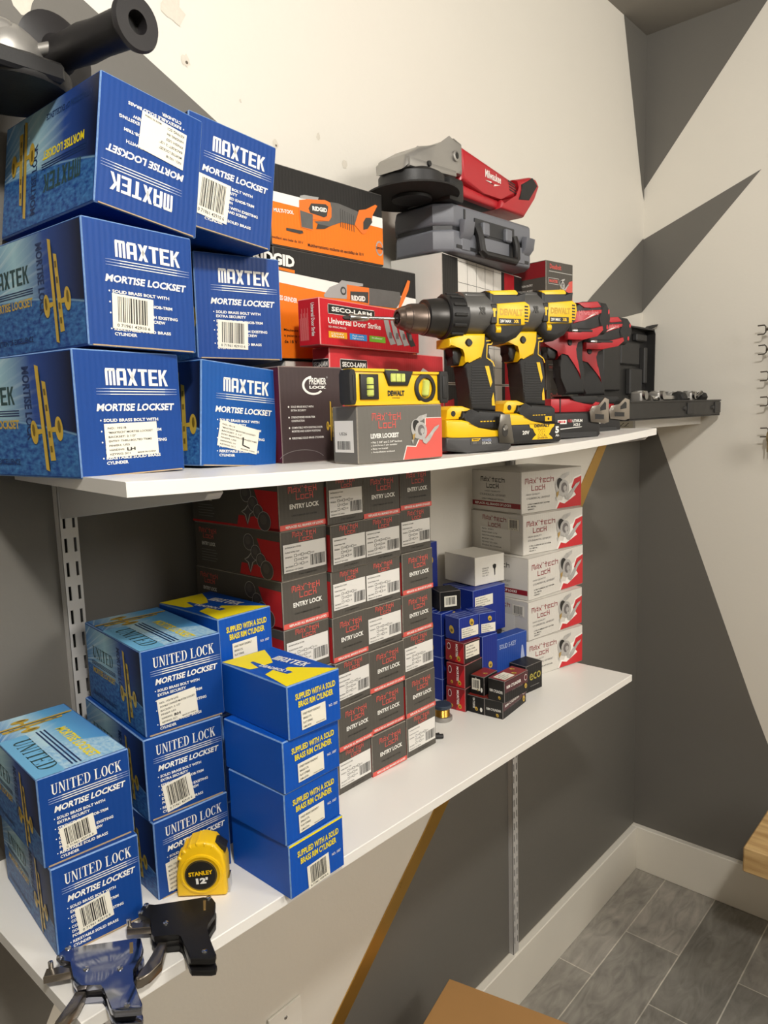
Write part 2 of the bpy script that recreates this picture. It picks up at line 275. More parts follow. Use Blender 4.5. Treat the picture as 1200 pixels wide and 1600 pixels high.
TR = {'drill': {'axis': [[-0.1076, 0.1833], [-0.0985, 0.1845], [-0.0497, 0.1862], [-0.0302, 0.1864], [0.004, 0.1888], [0.0503, 0.1965], [0.1147, 0.1942]], 'rad': [[-0.1074, 0.1912], [-0.1079, 0.1755], [-0.0888, 0.2037], [-0.0899, 0.1676], [-0.0492, 0.2083], [-0.0502, 0.1655], [-0.0625, 0.2089], [-0.0638, 0.1605], [-0.0296, 0.2139], [-0.0308, 0.1594], [0.0045, 0.2168], [0.0034, 0.1598], [-0.0035, 0.2231], [-0.0047, 0.1641], [0.0507, 0.226], [0.0499, 0.1669]], 'body': [[0.0379, 0.2243], [0.0968, 0.227], [0.1, 0.2158], [0.1125, 0.2094], [0.1175, 0.1944], [0.1123, 0.1796], [0.1054, 0.1697], [0.094, 0.1596], [0.0715, 0.151], [0.0497, 0.1535], [0.037, 0.1648]], 'yellowtop': [[0.0379, 0.2236], [0.09, 0.227], [0.0967, 0.222], [0.0985, 0.2149], [0.0656, 0.213], [0.059, 0.2079], [0.0494, 0.2089]], 'panel': [[0.0515, 0.2059], [0.1057, 0.2106], [0.1143, 0.2063], [0.1166, 0.1959], [0.1124, 0.1812], [0.1032, 0.1768], [0.0489, 0.1747]], 'yhandle': [[-0.0047, 0.1641], [-0.0289, 0.1573], [-0.0292, 0.1455], [-0.003, 0.1459], [0.0013, 0.1368], [-0.0035, 0.1201], [0.0049, 0.1268], [0.03, 0.1296], [0.0367, 0.15], [0.038, 0.1649]], 'handle': [[0.0369, 0.1625], [0.0346, 0.15], [0.03, 0.1296], [0.0049, 0.1268], [-0.0005, 0.1183], [0.0044, 0.1028], [0.0078, 0.081], [0.0082, 0.0575], [0.0582, 0.0547], [0.0563, 0.0805], [0.0545, 0.1046], [0.0536, 0.122], [0.0429, 0.1314], [0.0398, 0.1376], [0.0411, 0.1525], [0.0541, 0.16]], 'yline': [[0.039, 0.1548], [0.0519, 0.156], [0.0496, 0.1504], [0.041, 0.1502], [0.0397, 0.1313], [0.0515, 0.1252], [0.0546, 0.1189]], 'yslot1': [[0.0363, 0.1195], [0.0438, 0.1196], [0.05, 0.0966], [0.0466, 0.0894]], 'yslot2': [[0.0486, 0.0726], [0.052, 0.0822], [0.055, 0.0629], [0.0489, 0.063]], 'trigger': [[-0.0212, 0.1447], [-0.003, 0.1459], [0.0013, 0.1368], [-0.0045, 0.1213], [-0.0177, 0.1212], [-0.0134, 0.1334]], 'footy': [[-0.0395, 0.0447], [-0.0372, 0.0585], [-0.0291, 0.0637], [-0.0087, 0.0633], [0.0182, 0.0556], [0.0014, 0.0537], [-0.0069, 0.0547], [-0.0153, 0.0447]], 'foot': [[-0.0153, 0.0447], [-0.0109, 0.0563], [0.0035, 0.0552], [0.0183, 0.0572], [0.0638, 0.0538], [0.0715, 0.0495], [0.0724, 0.0266], [0.0114, 0.0289], [-0.003, 0.0428]], 'battY': [[-0.0455, 0.0448], [-0.0153, 0.044], [-0.003, 0.0412], [0.0114, 0.0281], [0.0724, 0.0266], [0.0723, 0.0167], [-0.0035, 0.0168], [-0.0301, 0.0164], [-0.0451, 0.0202]], 'batt': [[-0.0471, 0.0203], [0.0746, 0.0183], [0.0755, 0.0018], [0.0698, -0.0021], [-0.008, -0.0028], [-0.0445, 0.0016], [-0.048, 0.008]], 'clip': [[0.0483, 0.0501], [0.0704, 0.0496], [0.079, 0.0065], [0.0499, 0.0087], [0.0437, 0.0325], [0.0449, 0.0422]], 'bit': [[-0.1963, 0.1817], [-0.1841, 0.1823], [-0.1563, 0.1829], [-0.1061, 0.1846]]}, 'mdrill': {'body': [[0.0889, 0.235], [0.1241, 0.2419], [0.1665, 0.2434], [0.1898, 0.2417], [0.1995, 0.2292], [0.202, 0.213], [0.1969, 0.1925], [0.186, 0.1839], [0.1427, 0.1785], [0.0892, 0.1826]], 'cap': [[0.1696, 0.2432], [0.1898, 0.2417], [0.1995, 0.2292], [0.202, 0.213], [0.1969, 0.1925], [0.186, 0.1839], [0.1672, 0.1853], [0.1762, 0.2139]], 'redtop': [[0.1064, 0.2395], [0.1634, 0.2432], [0.1743, 0.2334], [0.1452, 0.2303], [0.1361, 0.2327], [0.1286, 0.2304], [0.1182, 0.2376]], 'logo': [[0.1065, 0.2243], [0.1744, 0.2288], [0.1729, 0.2217], [0.1303, 0.2088], [0.1007, 0.2022]], 'redlow': [[0.0892, 0.1884], [0.1186, 0.1876], [0.1779, 0.2002], [0.1796, 0.1918], [0.1642, 0.1812], [0.1247, 0.1729], [0.1188, 0.1579], [0.1295, 0.1382], [0.139, 0.1], [0.119, 0.134], [0.104, 0.1496], [0.0893, 0.1532], [0.0749, 0.1392], [0.0777, 0.1569], [0.0408, 0.1637], [0.038, 0.1712]], 'handle': [[0.0778, 0.1393], [0.0893, 0.1552], [0.0863, 0.1805], [0.1488, 0.1847], [0.1368, 0.1663], [0.1431, 0.1424], [0.1495, 0.1142], [0.1516, 0.0714], [0.0942, 0.07], [0.0896, 0.1059], [0.0822, 0.1256]], 'trigger': [[0.0478, 0.1639], [0.0748, 0.1646], [0.0792, 0.153], [0.0735, 0.1392], [0.0521, 0.1398], [0.0549, 0.1525]], 'redfoot': [[0.0464, 0.0667], [0.0957, 0.066], [0.1136, 0.0567], [0.1595, 0.0548], [0.1597, 0.0403], [0.0465, 0.0412]], 'blackfoot': [[0.0942, 0.071], [0.1687, 0.0712], [0.1751, 0.0649], [0.1595, 0.0548], [0.1136, 0.0567]], 'batt': [[0.0465, 0.0412], [0.1597, 0.0414], [0.171, 0.0193], [0.1728, -0.0017], [0.165, -0.0087], [0.0608, -0.0061], [0.0465, -0.0004]], 'hook': [[0.1441, 0.051], [0.1627, 0.0527], [0.1782, 0.0669], [0.1894, 0.0626], [0.1901, 0.0207], [0.1789, 0.0179], [0.1413, 0.0223], [0.138, 0.0409]]}, 'level': {'body': [[-0.0718, 0.0401], [-0.0253, 0.0395], [-0.0255, 0.0351], [-0.0186, 0.0236], [0.011, 0.0228], [0.0194, 0.0376], [0.0655, 0.0373], [0.0644, -0.0013], [-0.0736, 0.001]], 'lcap': [[-0.0855, 0.0348], [-0.0718, 0.0396], [-0.0689, 0.0302], [-0.0709, 0.0096], [-0.0747, 0.0019], [-0.0869, 0.0038]], 'rcap': [[0.0584, 0.0335], [0.0769, 0.0371], [0.0796, 0.0299], [0.0775, 0.0048], [0.0716, -0.0], [0.0589, 0.0021]], 'circ': [[0.0393, 0.0186], [0.0552, 0.0187], [0.0388, 0.0029]], 'vial': [[-0.0607, 0.0341], [-0.0347, 0.0344], [-0.0359, 0.0062], [-0.0619, 0.0064]], 'tub': [[-0.0261, 0.0386], [0.0194, 0.0381], [0.0096, 0.0201], [-0.0182, 0.02]], 'glass': [[-0.0171, 0.0352], [0.0055, 0.035], [0.0052, 0.0252], [-0.0175, 0.0258]], 'txt': [[-0.0204, 0.0161], [0.0069, 0.0161], [-0.0206, 0.0096]]}, 'grinder': {'head': [[-0.188, 0.0381], [-0.1808, 0.0595], [-0.1434, 0.0798], [-0.1068, 0.09], [-0.0732, 0.1023], [-0.0582, 0.1121], [-0.0383, 0.1082], [-0.0372, 0.061], [-0.0549, 0.0598], [-0.1219, 0.055], [-0.1445, 0.0517]], 'knob': [[-0.0666, 0.0827], [-0.0541, 0.0856]], 'guard': [[-0.1902, 0.0352], [-0.1445, 0.0517], [-0.0748, 0.0555], [-0.04, 0.0522], [-0.0357, 0.0256], [-0.203, -0.0193], [-0.2024, -0.0068]], 'disc': [[-0.2183, 0.0011], [-0.0707, 0.0309], [-0.1477, 0.0268], [-0.1486, 0.0049]], 'cyl': [[-0.1903, 0.0327], [-0.094, 0.0539], [-0.1912, 0.0127], [-0.0754, 0.0366]], 'body': [[-0.0383, 0.1082], [0.0005, 0.0984], [0.088, 0.0969], [0.1307, 0.0883], [0.1432, 0.0756], [0.1303, 0.0563], [0.0811, 0.0483], [0.0292, 0.0468], [-0.04, 0.0522]], 'lower': [[-0.04, 0.0522], [0.0292, 0.0468], [0.0811, 0.0483], [0.0779, 0.0328], [-0.0251, 0.0332], [-0.0377, 0.0444]], 'tail': [[0.1244, 0.0894], [0.1827, 0.1061], [0.2016, 0.1064], [0.2153, 0.095], [0.1925, 0.0699], [0.1589, 0.0323], [0.0749, 0.0323], [0.0811, 0.0483], [0.1303, 0.0563], [0.1432, 0.0756]], 'inset': [[0.1433, 0.0848], [0.186, 0.1047], [0.2042, 0.0944], [0.1723, 0.0629], [0.1334, 0.0569], [0.1464, 0.0748]], 'logo': [[0.0273, 0.0835], [0.0818, 0.0868], [0.0269, 0.0663], [0.0817, 0.0779]], 'vent': [[0.1059, 0.086], [0.1401, 0.0811], [0.1304, 0.0654], [0.1026, 0.0689]]}, 'gunB': {'plate': [[-1.7625, -0.2366], [-1.7588, -0.2347], [-1.7558, -0.2439], [-1.7166, -0.2704], [-1.7114, -0.2781], [-1.7134, -0.2868], [-1.724, -0.3008], [-1.7378, -0.3072], [-1.7423, -0.3118], [-1.7548, -0.3461], [-1.7585, -0.3495], [-1.762, -0.3474], [-1.7734, -0.3336], [-1.7728, -0.3299], [-1.7618, -0.3027], [-1.7622, -0.2974], [-1.7796, -0.2836], [-1.7788, -0.2772], [-1.7672, -0.2587], [-1.7716, -0.2469], [-1.7712, -0.2408], [-1.7678, -0.2382]], 'screws': [[-1.7603, -0.2373], [-1.7695, -0.2422], [-1.7621, -0.2752], [-1.7142, -0.2761], [-1.7603, -0.336]], 'slot': [[-1.7202, -0.2757], [-1.7184, -0.2775], [-1.7271, -0.2897], [-1.7287, -0.2885]], 'trigger': [[-1.7726, -0.2932], [-1.7899, -0.3126], [-1.8034, -0.3158], [-1.8116, -0.3164], [-1.8154, -0.3143], [-1.8142, -0.3102], [-1.7995, -0.3053], [-1.7845, -0.2918], [-1.7772, -0.2877]], 'nose': [[-1.7888, -0.2503], [-1.7863, -0.2458], [-1.7796, -0.2457], [-1.7774, -0.2527], [-1.7719, -0.2517], [-1.7671, -0.2563], [-1.7728, -0.266], [-1.7788, -0.2594]]}, 'gunA': {'plate': [[-1.8376, -0.2354], [-1.8355, -0.2413], [-1.7936, -0.2712], [-1.7889, -0.2769], [-1.7945, -0.2909], [-1.8011, -0.2988], [-1.8152, -0.3068], [-1.8208, -0.3202], [-1.8282, -0.3475], [-1.8321, -0.3527], [-1.8475, -0.3375], [-1.8481, -0.3319], [-1.84, -0.3077], [-1.8395, -0.3013], [-1.8549, -0.288], [-1.8545, -0.2796], [-1.8439, -0.255], [-1.8505, -0.247], [-1.8512, -0.2403], [-1.8468, -0.2389], [-1.841, -0.2346]], 'screws': [[-1.8388, -0.2372], [-1.8489, -0.2423], [-1.8402, -0.2748], [-1.8206, -0.2973], [-1.8374, -0.3398]], 'slot': [[-1.7992, -0.2749], [-1.7967, -0.2767], [-1.8035, -0.2888], [-1.8059, -0.2872]], 'trigger': [[-1.8503, -0.2935], [-1.8628, -0.3044], [-1.8773, -0.3097], [-1.8855, -0.3094], [-1.8815, -0.3048], [-1.8678, -0.2984], [-1.8561, -0.2866]], 'nose': [[-1.868, -0.2516], [-1.8614, -0.2434], [-1.8537, -0.2501], [-1.8472, -0.258], [-1.8493, -0.2645], [-1.8575, -0.2584]]}, 'tape': {'body': [[-0.0274, -0.0023], [-0.0269, 0.0228], [-0.022, 0.0422], [-0.0116, 0.0546], [0.0017, 0.0576], [0.013, 0.0543], [0.0213, 0.0432], [0.0242, 0.0299], [0.0241, -0.002], [0.0222, -0.0038]], 'clip': [[0.0129, 0.0532], [0.0165, 0.0534], [0.0251, 0.0463], [0.0235, 0.0398], [0.0202, 0.0446]], 'circ': [[-0.001, 0.023], [0.014, 0.022], [-0.002, 0.0072]], 'txt': [[-0.0135, 0.0259], [0.0108, 0.0282], [-0.0138, 0.0206], [-0.0067, 0.0188], [0.0048, 0.02], [-0.0071, 0.0122]]}, 'P0': [-0.9921, -0.121, 1.7617], 'R1': {'orange': [[-1.4642, 1.7118], [-1.2192, 1.7126], [-1.2201, 1.658], [-1.4678, 1.6578]], 'whiteband': [[-1.4633, 1.7244], [-1.2209, 1.7265], [-1.2196, 1.7118], [-1.4642, 1.7118]], 'cage': [[-1.3892, 1.7272], [-1.3813, 1.7298], [-1.3543, 1.7316], [-1.3562, 1.7274], [-1.3885, 1.724]], 'or1': [[-1.3911, 1.7214], [-1.3754, 1.7254], [-1.343, 1.7304], [-1.3325, 1.7289], [-1.3302, 1.7213], [-1.3309, 1.7096], [-1.3363, 1.703], [-1.3674, 1.7], [-1.3682, 1.6852], [-1.3895, 1.6863], [-1.392, 1.7058]], 'dark': [[-1.3693, 1.721], [-1.3417, 1.7249], [-1.3368, 1.7224], [-1.3402, 1.7092], [-1.346, 1.7066], [-1.3717, 1.7082], [-1.3745, 1.7133]], 'grey': [[-1.3324, 1.7296], [-1.3162, 1.7308], [-1.2742, 1.7265], [-1.2807, 1.7063], [-1.3107, 1.7061], [-1.335, 1.6963], [-1.358, 1.6959], [-1.3643, 1.6983], [-1.3363, 1.703], [-1.3308, 1.712]], 'or2': [[-1.2741, 1.729], [-1.2593, 1.7328], [-1.2382, 1.7432], [-1.2333, 1.7424], [-1.2446, 1.7269], [-1.247, 1.7167], [-1.261, 1.6986], [-1.2685, 1.6962], [-1.2842, 1.7069]], 'hole': [[-1.2658, 1.7136], [-1.2599, 1.7206], [-1.2486, 1.7225], [-1.2459, 1.7169], [-1.2569, 1.7053], [-1.2663, 1.7026]], 'blade': [[-1.4162, 1.6815], [-1.3873, 1.6822], [-1.3859, 1.6791], [-1.3922, 1.6774], [-1.4164, 1.678]], 'lever': [[-1.358, 1.6959], [-1.335, 1.6963], [-1.3452, 1.6912], [-1.3616, 1.6885]], 'head': [[-1.3904, 1.7083], [-1.367, 1.7068], [-1.3681, 1.687], [-1.3886, 1.6869]], 'txtR': [[-1.3673, 1.7119], [-1.3396, 1.7139], [-1.367, 1.718]], 'txtM': [[-1.4362, 1.6984], [-1.4015, 1.7008], [-1.4358, 1.7034]], 'txtS': [[-1.3781, 1.6629], [-1.2663, 1.6649], [-1.3779, 1.6675]], 'life': [[-1.2384, 1.6811], [-1.2229, 1.6833], [-1.2381, 1.6885]], 'txtF': [[-1.4415, 1.665], [-1.3868, 1.6648], [-1.4413, 1.6683]]}, 'R2': {'orange': [[-1.4709, 1.6119], [-1.1468, 1.5957], [-1.1498, 1.5169], [-1.478, 1.5059]], 'whiteband': [[-1.47, 1.6248], [-1.1461, 1.6145], [-1.1469, 1.5943], [-1.471, 1.6098]], 'cage': [[-1.3519, 1.6011], [-1.3396, 1.6129], [-1.3222, 1.6195], [-1.315, 1.6251], [-1.2701, 1.6252], [-1.2703, 1.6214], [-1.3048, 1.6178], [-1.3058, 1.5996], [-1.3505, 1.5978]], 'or1': [[-1.3047, 1.6202], [-1.2573, 1.6203], [-1.2585, 1.5953], [-1.3058, 1.5996]], 'dark': [[-1.2981, 1.6112], [-1.2595, 1.6139], [-1.2603, 1.5976], [-1.2987, 1.5991]], 'grey': [[-1.2573, 1.6203], [-1.1862, 1.6212], [-1.1825, 1.6085], [-1.1955, 1.5956], [-1.2585, 1.5953]], 'or2': [[-1.1914, 1.5959], [-1.1822, 1.6164], [-1.1665, 1.6416], [-1.1602, 1.641], [-1.165, 1.626], [-1.1785, 1.6063], [-1.1873, 1.595]], 'txtR': [[-1.2963, 1.5981], [-1.2666, 1.5996], [-1.2959, 1.6059]], 'logo': [[-1.475, 1.6326], [-1.4043, 1.6308], [-1.474, 1.6479]], 'line': [[-1.4754, 1.6262], [-1.4047, 1.624], [-1.4044, 1.6281], [-1.4752, 1.6294]], 'txtF': [[-1.4585, 1.5451], [-1.4049, 1.545], [-1.4583, 1.5484]], 'txtB': [[-1.4557, 1.5878], [-1.4025, 1.5849], [-1.4552, 1.5943]]}}
HID = [('hs0', 'navy blue cylinder box at the bottom behind the maroon boxes'), ('hs1', 'navy blue cylinder box second up behind the maroon boxes'), ('hs2', 'navy blue cylinder box third up behind the maroon boxes'), ('hs3', 'navy blue cylinder box fourth up behind the maroon boxes'), ('hs4', 'tall blue box standing against the wall right of the grey columns'), ('hs5', 'navy blue box hidden under the large navy box'), ('hs6', 'navy blue box carrying the small box beside the white key box'), ('blb', 'small navy blue box squeezed left of the large navy box')]
PATCH = [(-1.6965, 1.895, 0.016, 1, False), (-1.5034, 1.955, 0.018, 2, False), (-1.4884, 1.898, 0.0075, 3, True), (-1.2535, 1.8625, 0.005, 4, False), (-1.1972, 1.833, 0.007, 5, False), (-1.3415, 1.83, 0.006, 6, True), (-1.4023, 1.8732, 0.002, 7, True)]
# ================================================================== the room
white = mat('wall_white', '#e6e1d6', .55, var=.02, scale=4, bump=.12, bscale=120)
grey = mat('wall_grey', '#6c6963', .5, var=.03, scale=5, bump=.10, bscale=120)
trimw = mat('baseboard_white', '#eee9dd', .45, var=.04, scale=8)
gold = mat('gold_strip', '#c79c4e', .3, .75, var=.06, scale=20)
shelfw = mat('melamine_white', '#efece6', .32, var=.015, scale=6)
ceilm = mat('ceiling_grey', '#8a867f', .8, var=.03)
steelw = mat('powder_white', '#c9c7c4', .4, .1, var=.03)
XW, YW = -3.7, -3.6
b = MB()        # left wall with its painted shapes (x, z plane at y = 0)
fr = FR((0, 0, 0), (1, 0, 0), (0, 0, 1))
b.box(XW, .1, 0, .1, 0, CEIL, white)
b.poly([(XW, CEIL), (-1.98, CEIL), (-1.631, 1.9243), (-1.445, 1.8345), (-1.20, 1.655), (-1.33, 1.38), (-1.7671, .7191), (-2.10, .14), (XW, .14)], grey, fr, 2)
b.poly([(-.165, 1.40), (-.232, 1.3238), (-.3538, 1.1916), (-.9895, .5983), (-1.2809, .3441), (-1.47, .14), (0, .14), (0, 1.62), (-.02, 1.58)], grey, fr, 2)
b.poly([(-.1474, 2.43), (-.0151, 2.0267), (0, 2.0), (0, CEIL), (-.14, CEIL)], grey, fr, 2)
b.poly([(-.3146, 1.713), (-.0095, 1.8943), (0, 1.90), (0, 1.697), (-.0964, 1.679), (-.33, 1.64), (-.43, 1.64)], grey, fr, 2)
# chips of missing paint and old screw holes
plaster = mat('bare_plaster', '#d9d2c4', .8, var=.1, scale=200); hole = mat('screw_hole', '#6b6154', .9)
def wallpatch(x, z, r, s, hl=False):
    rd = random.Random(s); n = 14
    b.poly([(x+r*(.6+.5*rd.random())*math.cos(6.283*k/n), z+1.2*r*(.6+.5*rd.random())*math.sin(6.283*k/n)) for k in range(n)], plaster, fr, 3)
    if hl: b.disc(x+.001, z-.002, r*.28, hole, fr, 4)
struct(b.build('wall_left'))
b2 = MB(); fr = FR((0, 0, 0), (0, -1, 0), (0, 0, 1))       # right wall, u = -y
b2.box(0, .1, YW, .0, 0, CEIL, white)
b2.poly([(0, 2.03), (.2984, 2.405), (.32, CEIL), (0, CEIL)], grey, fr, 2)
b2.poly([(0, 1.6974), (0, 1.8961), (.3015, 2.0153)], grey, fr, 2)
b2.poly([(0, 1.49), (.0524, 1.3537), (.3293, .6109), (.52, .14), (0, .14)], grey, fr, 2)
struct(b2.build('wall_right'))
dimw = mat('wall_taupe', '#8d877c', .6, var=.03, scale=4)
b = MB(); b.box(XW-.1, XW, YW, .1, 0, CEIL, dimw); struct(b.build('wall_back'))
b = MB(); b.box(XW, .1, YW-.1, YW, 0, CEIL, dimw); struct(b.build('wall_front'))
b = MB(); b.box(XW-.1, .1, YW-.1, .1, CEIL, CEIL+.08, ceilm); struct(b.build('ceiling'))
# floor: grey wood-look planks with pale joints
fm = bpy.data.materials.new('plank_tile'); fm.use_nodes = True; nt = fm.node_tree; pb = nt.nodes['Principled BSDF']; N = nt.nodes.new; L = nt.links.new
tc = N('ShaderNodeTexCoord'); mp = N('ShaderNodeMapping'); L(tc.outputs['Object'], mp.inputs[0]); mp.inputs['Location'].default_value = (.304, .1095, 0)
bk = N('ShaderNodeTexBrick'); L(mp.outputs[0], bk.inputs[0]); bk.offset = .33; bk.offset_frequency = 2
bk.inputs['Scale'].default_value = 1; bk.inputs['Brick Width'].default_value = .62; bk.inputs['Row Height'].default_value = .1445; bk.inputs['Mortar Size'].default_value = .0016; bk.inputs['Mortar Smooth'].default_value = .1
bk.inputs['Color1'].default_value = (*lin('#b3aea5'), 1); bk.inputs['Color2'].default_value = (*lin('#85827b'), 1); bk.inputs['Mortar'].default_value = (*lin('#d5d0c4'), 1)
m2 = N('ShaderNodeMapping'); L(tc.outputs['Object'], m2.inputs[0]); m2.inputs['Scale'].default_value = (4, 12, 4)
gn = N('ShaderNodeTexNoise'); L(m2.outputs[0], gn.inputs[0]); gn.inputs['Scale'].default_value = 2.2; gn.inputs['Detail'].default_value = 8; gn.inputs['Distortion'].default_value = 2.2
cl = N('ShaderNodeTexNoise'); L(tc.outputs['Object'], cl.inputs[0]); cl.inputs['Scale'].default_value = 9; cl.inputs['Detail'].default_value = 5
ad = N('ShaderNodeMath'); ad.operation = 'ADD'; L(gn.outputs['Fac'], ad.inputs[0]); L(cl.outputs['Fac'], ad.inputs[1])
rr = N('ShaderNodeMapRange'); L(ad.outputs[0], rr.inputs[0]); rr.inputs[1].default_value = .7; rr.inputs[2].default_value = 1.35; rr.inputs[3].default_value = .66; rr.inputs[4].default_value = 1.3
mu = N('ShaderNodeMix'); mu.data_type = 'RGBA'; mu.blend_type = 'MULTIPLY'; mu.inputs[0].default_value = 1; L(bk.outputs[0], mu.inputs[6]); L(rr.outputs[0], mu.inputs[7])
L(mu.outputs[2], pb.inputs['Base Color']); pb.inputs['Roughness'].default_value = .45
b = MB(); b.box(XW-.1, .1, YW-.1, .1, -.08, 0, fm); struct(b.build('floor'))
HB, BT = .1398, .0188
b = MB(); b.box(XW, -BT, -BT, -.0005, 0, HB, trimw, bev=.002); struct(b.build('baseboard_left'))
b = MB(); b.box(-BT, -.0005, YW, -.0005, 0, HB, trimw, bev=.002); struct(b.build('baseboard_right'))
# gold strip that edges the painted shape on the left wall
b = MB(); fr = FR((0, 0, 0), (1, 0, 0), (0, 0, 1))
b.prism([(-.2625, 1.34), (-.165, 1.43), (-.14, 1.43), (-.232, 1.3238), (-.3538, 1.1916), (-.9895, .5983), (-1.2809, .3441), (-1.47, .14), (-1.545, .14), (-1.3000, .3714), (-1.0405, .5983), (-.383, 1.225)], .0006, .0025, gold, fr); struct(b.build('trim_1'))
# peeled paint patches sit on the wall surface
b = MB(); fr = FR((0, 0, 0), (1, 0, 0), (0, 0, 1))
for px in PATCH: wallpatch(px[0], px[1], px[2], px[3], px[4])
o = b.build('peeled_paint'); o['kind'] = 'stuff'; tag(o, 'chips of peeled paint and old screw holes on the white wall', 'peeled paint')

def key_or_fill(x, y, p):  # same fixture for the key lamp and the added fill lamps
    t = empty('key_or_fill_lamp', Matrix.Translation((x, y, CEIL)))
    tag(t, 'unseen key or added fill lamp with one bulb above the %s of the room' % ('right wall' if x > -1 else 'middle' if x > -2 else 'left side'), 'ceiling light', 'ceiling lamps')
    Z = Matrix.Rotation(-math.pi/2, 4, 'Y'); m = MB(); m.lathe([(-.02, .02), (-.018, .055), (0, .06)], steelw, Z, 32); m.build('ceiling_rose', t)
    m = MB(); m.lathe([(-.055, .018), (-.05, .02), (-.018, .02)], steelw, Z, 24); m.build('socket', t)
    ld = bpy.data.lights.new('bulb', 'POINT'); ld.shadow_soft_size = .06 if x < -2 and y > -2 else .30; ld.energy = p; ld.color = LCOL
    lo = bpy.data.objects.new('bulb', ld); COL.objects.link(lo); lo.location = (0, 0, -.125 if x < -2 and y > -2 else -.33); lo.parent = t
for a in LIGHTS: key_or_fill(*a)

# ------------------------------------------------------------------ shelves, uprights, brackets
def zu(x):
    x = x/.8333; return .8333*(1.6612+(x+2.1536)*.0055-.0138*max(0, 1-((x+1.5)/.654)**2))
def zl(x):
    x = x/.8333; return .8333*(1.1295-(x+2.235)*.0231)
def shelf(name, x0, x1, dep, zf, skew, label):
    n = 30; vs = []; fs = []; t = .0125; c = .0008
    for i in range(n+1):
        x = x0+(x1-x0)*i/n; z = zf(x); k = (1-i/n)*skew
        vs += [(x+k, -.0145, z-t), (x, -dep, z-t), (x, -dep-.0, z-c), (x, -dep+c, z), (x+k, -.0145, z)]
    for i in range(n):
        for k in range(5):
            k2 = (k+1) % 5; fs.append((i*5+k, i*5+k2, (i+1)*5+k2, (i+1)*5+k))
    fs += [(4, 3, 2, 1, 0), tuple(n*5+k for k in range(5))]
    m = MB(); m.add(vs, [f[::-1] for f in fs], shelfw)
    o = m.build(name); bm = bmesh.new(); bm.from_mesh(o.data); bmesh.ops.recalc_face_normals(bm, faces=bm.faces[:]); bm.to_mesh(o.data); bm.free()
    return tag(o, label, 'shelf', 'long white wall shelves')
shelf('wall_shelf', -1.7947, -.7063, .3244, zu, .036, 'upper white wall shelf carrying the drills and power tool boxes')
shelf('wall_shelf', -1.8625, -.7638, .3082, zl, 0, 'lower white wall shelf carrying the lock boxes and tape measure')
m = MB(); m.box(-.44, -.001, -.1707, -.001, 1.3795, 1.4005, shelfw, bev=.001)
cs = tag(m.build('corner_shelf'), 'short white shelf board in the corner under the open black case', 'shelf')
m = MB(); fr = FR((-.4402, 0, 1.3795), (0, -1, 0), (0, 0, 1)); ink = mat('black_ink', '#1b1a1a', .6); paper = mat('label_paper', '#e9e4d4', .6, var=.03)
m.quad(.11, .003, .165, .019, paper, fr, 1)
for k in range(3): m.poly([(.12+.012*k, .006), (.122+.012*k, .006), (.132+.012*k, .015), (.130+.012*k, .015)], ink, fr, 2)
m.quad(.118, .007, .155, .0078, ink, fr, 2); m.build('paper_sticker', cs)

slotm = mat('slot_dark', '#1a1917', .8)
def upright(x0, zt, ztop, zbot, label):
    W, D, P, SH = .0212, .0133, .02917, .0172; m = MB()
    t = .0014; y0 = -D
    m.box(x0, x0+t, y0, -.0005, zbot, ztop, steelw); m.box(x0+W-t, x0+W, y0, -.0005, zbot, ztop, steelw)
    cols = ((.0032, .0066), (.0146, .0180)); zs = []
    k = math.ceil((zt-ztop)/P)+1
    z = zt-k*P
    z = zt+math.floor((ztop-.004-zt)/P)*P
    while z-SH > zbot+.004: zs.append(z); z -= P
    edges = [0, .0032, .0066, .0146, .0180, W]
    for a, c_ in ((0, .0032), (.0066, .0146), (.0180, W)): m.box(x0+a, x0+c_, y0-.0002, y0+t, zbot, ztop, steelw)
    for a, c_ in cols:
        prev = ztop
        for z in zs: m.box(x0+a, x0+c_, y0-.0002, y0+t, z, prev, steelw); prev = z-SH
        m.box(x0+a, x0+c_, y0-.0002, y0+t, zbot, prev, steelw)
    m.box(x0+t, x0+W-t, -.0015, -.0005, zbot, ztop, slotm)
    o = tag(m.build('shelf_upright'), label, 'shelf upright', 'slotted shelf uprights'); n = MB()
    zsr = zs[len(zs)*2//5]+.006
    n.lathe([(-.0012, .0042), (0, .0030), (.0012, .0012)], mat('screw_steel', '#8c8a86', .35, .8), FR((x0+W/2, y0-.0008, zsr), (0, -1, 0), (1, 0, 0)), 14); n.build('screw', o)
    return o
upright(-1.7126, 1.3261, 1.42, .16, 'white slotted shelf upright on the grey wall, nearest the camera')
upright(-.7252, .592, 1.36, .1402, 'white slotted shelf upright standing on the baseboard below the shelf')
def bracket(x, zf, dep, label):
    m = MB(); z = zf(x)-.0126; fr = FR((x, -.0136, z), (0, -1, 0), (0, 0, 1))
    m.prism([(0, 0), (dep-.004, 0), (dep, -.003), (dep-.006, -.009), (0, -.048)], -.009, .009, steelw, fr, bev=.002)
    m.box(x-.009, x+.009, -.0134, -.013, z-.046, z, steelw)
    return tag(m.build('shelf_bracket'), label, 'shelf bracket', 'white shelf brackets')
bracket(-1.702, zu, .30, 'white tapered bracket under the upper shelf at the left upright')
bracket(-.7146, zu, .295, 'white bracket tip under the right end of the upper shelf')

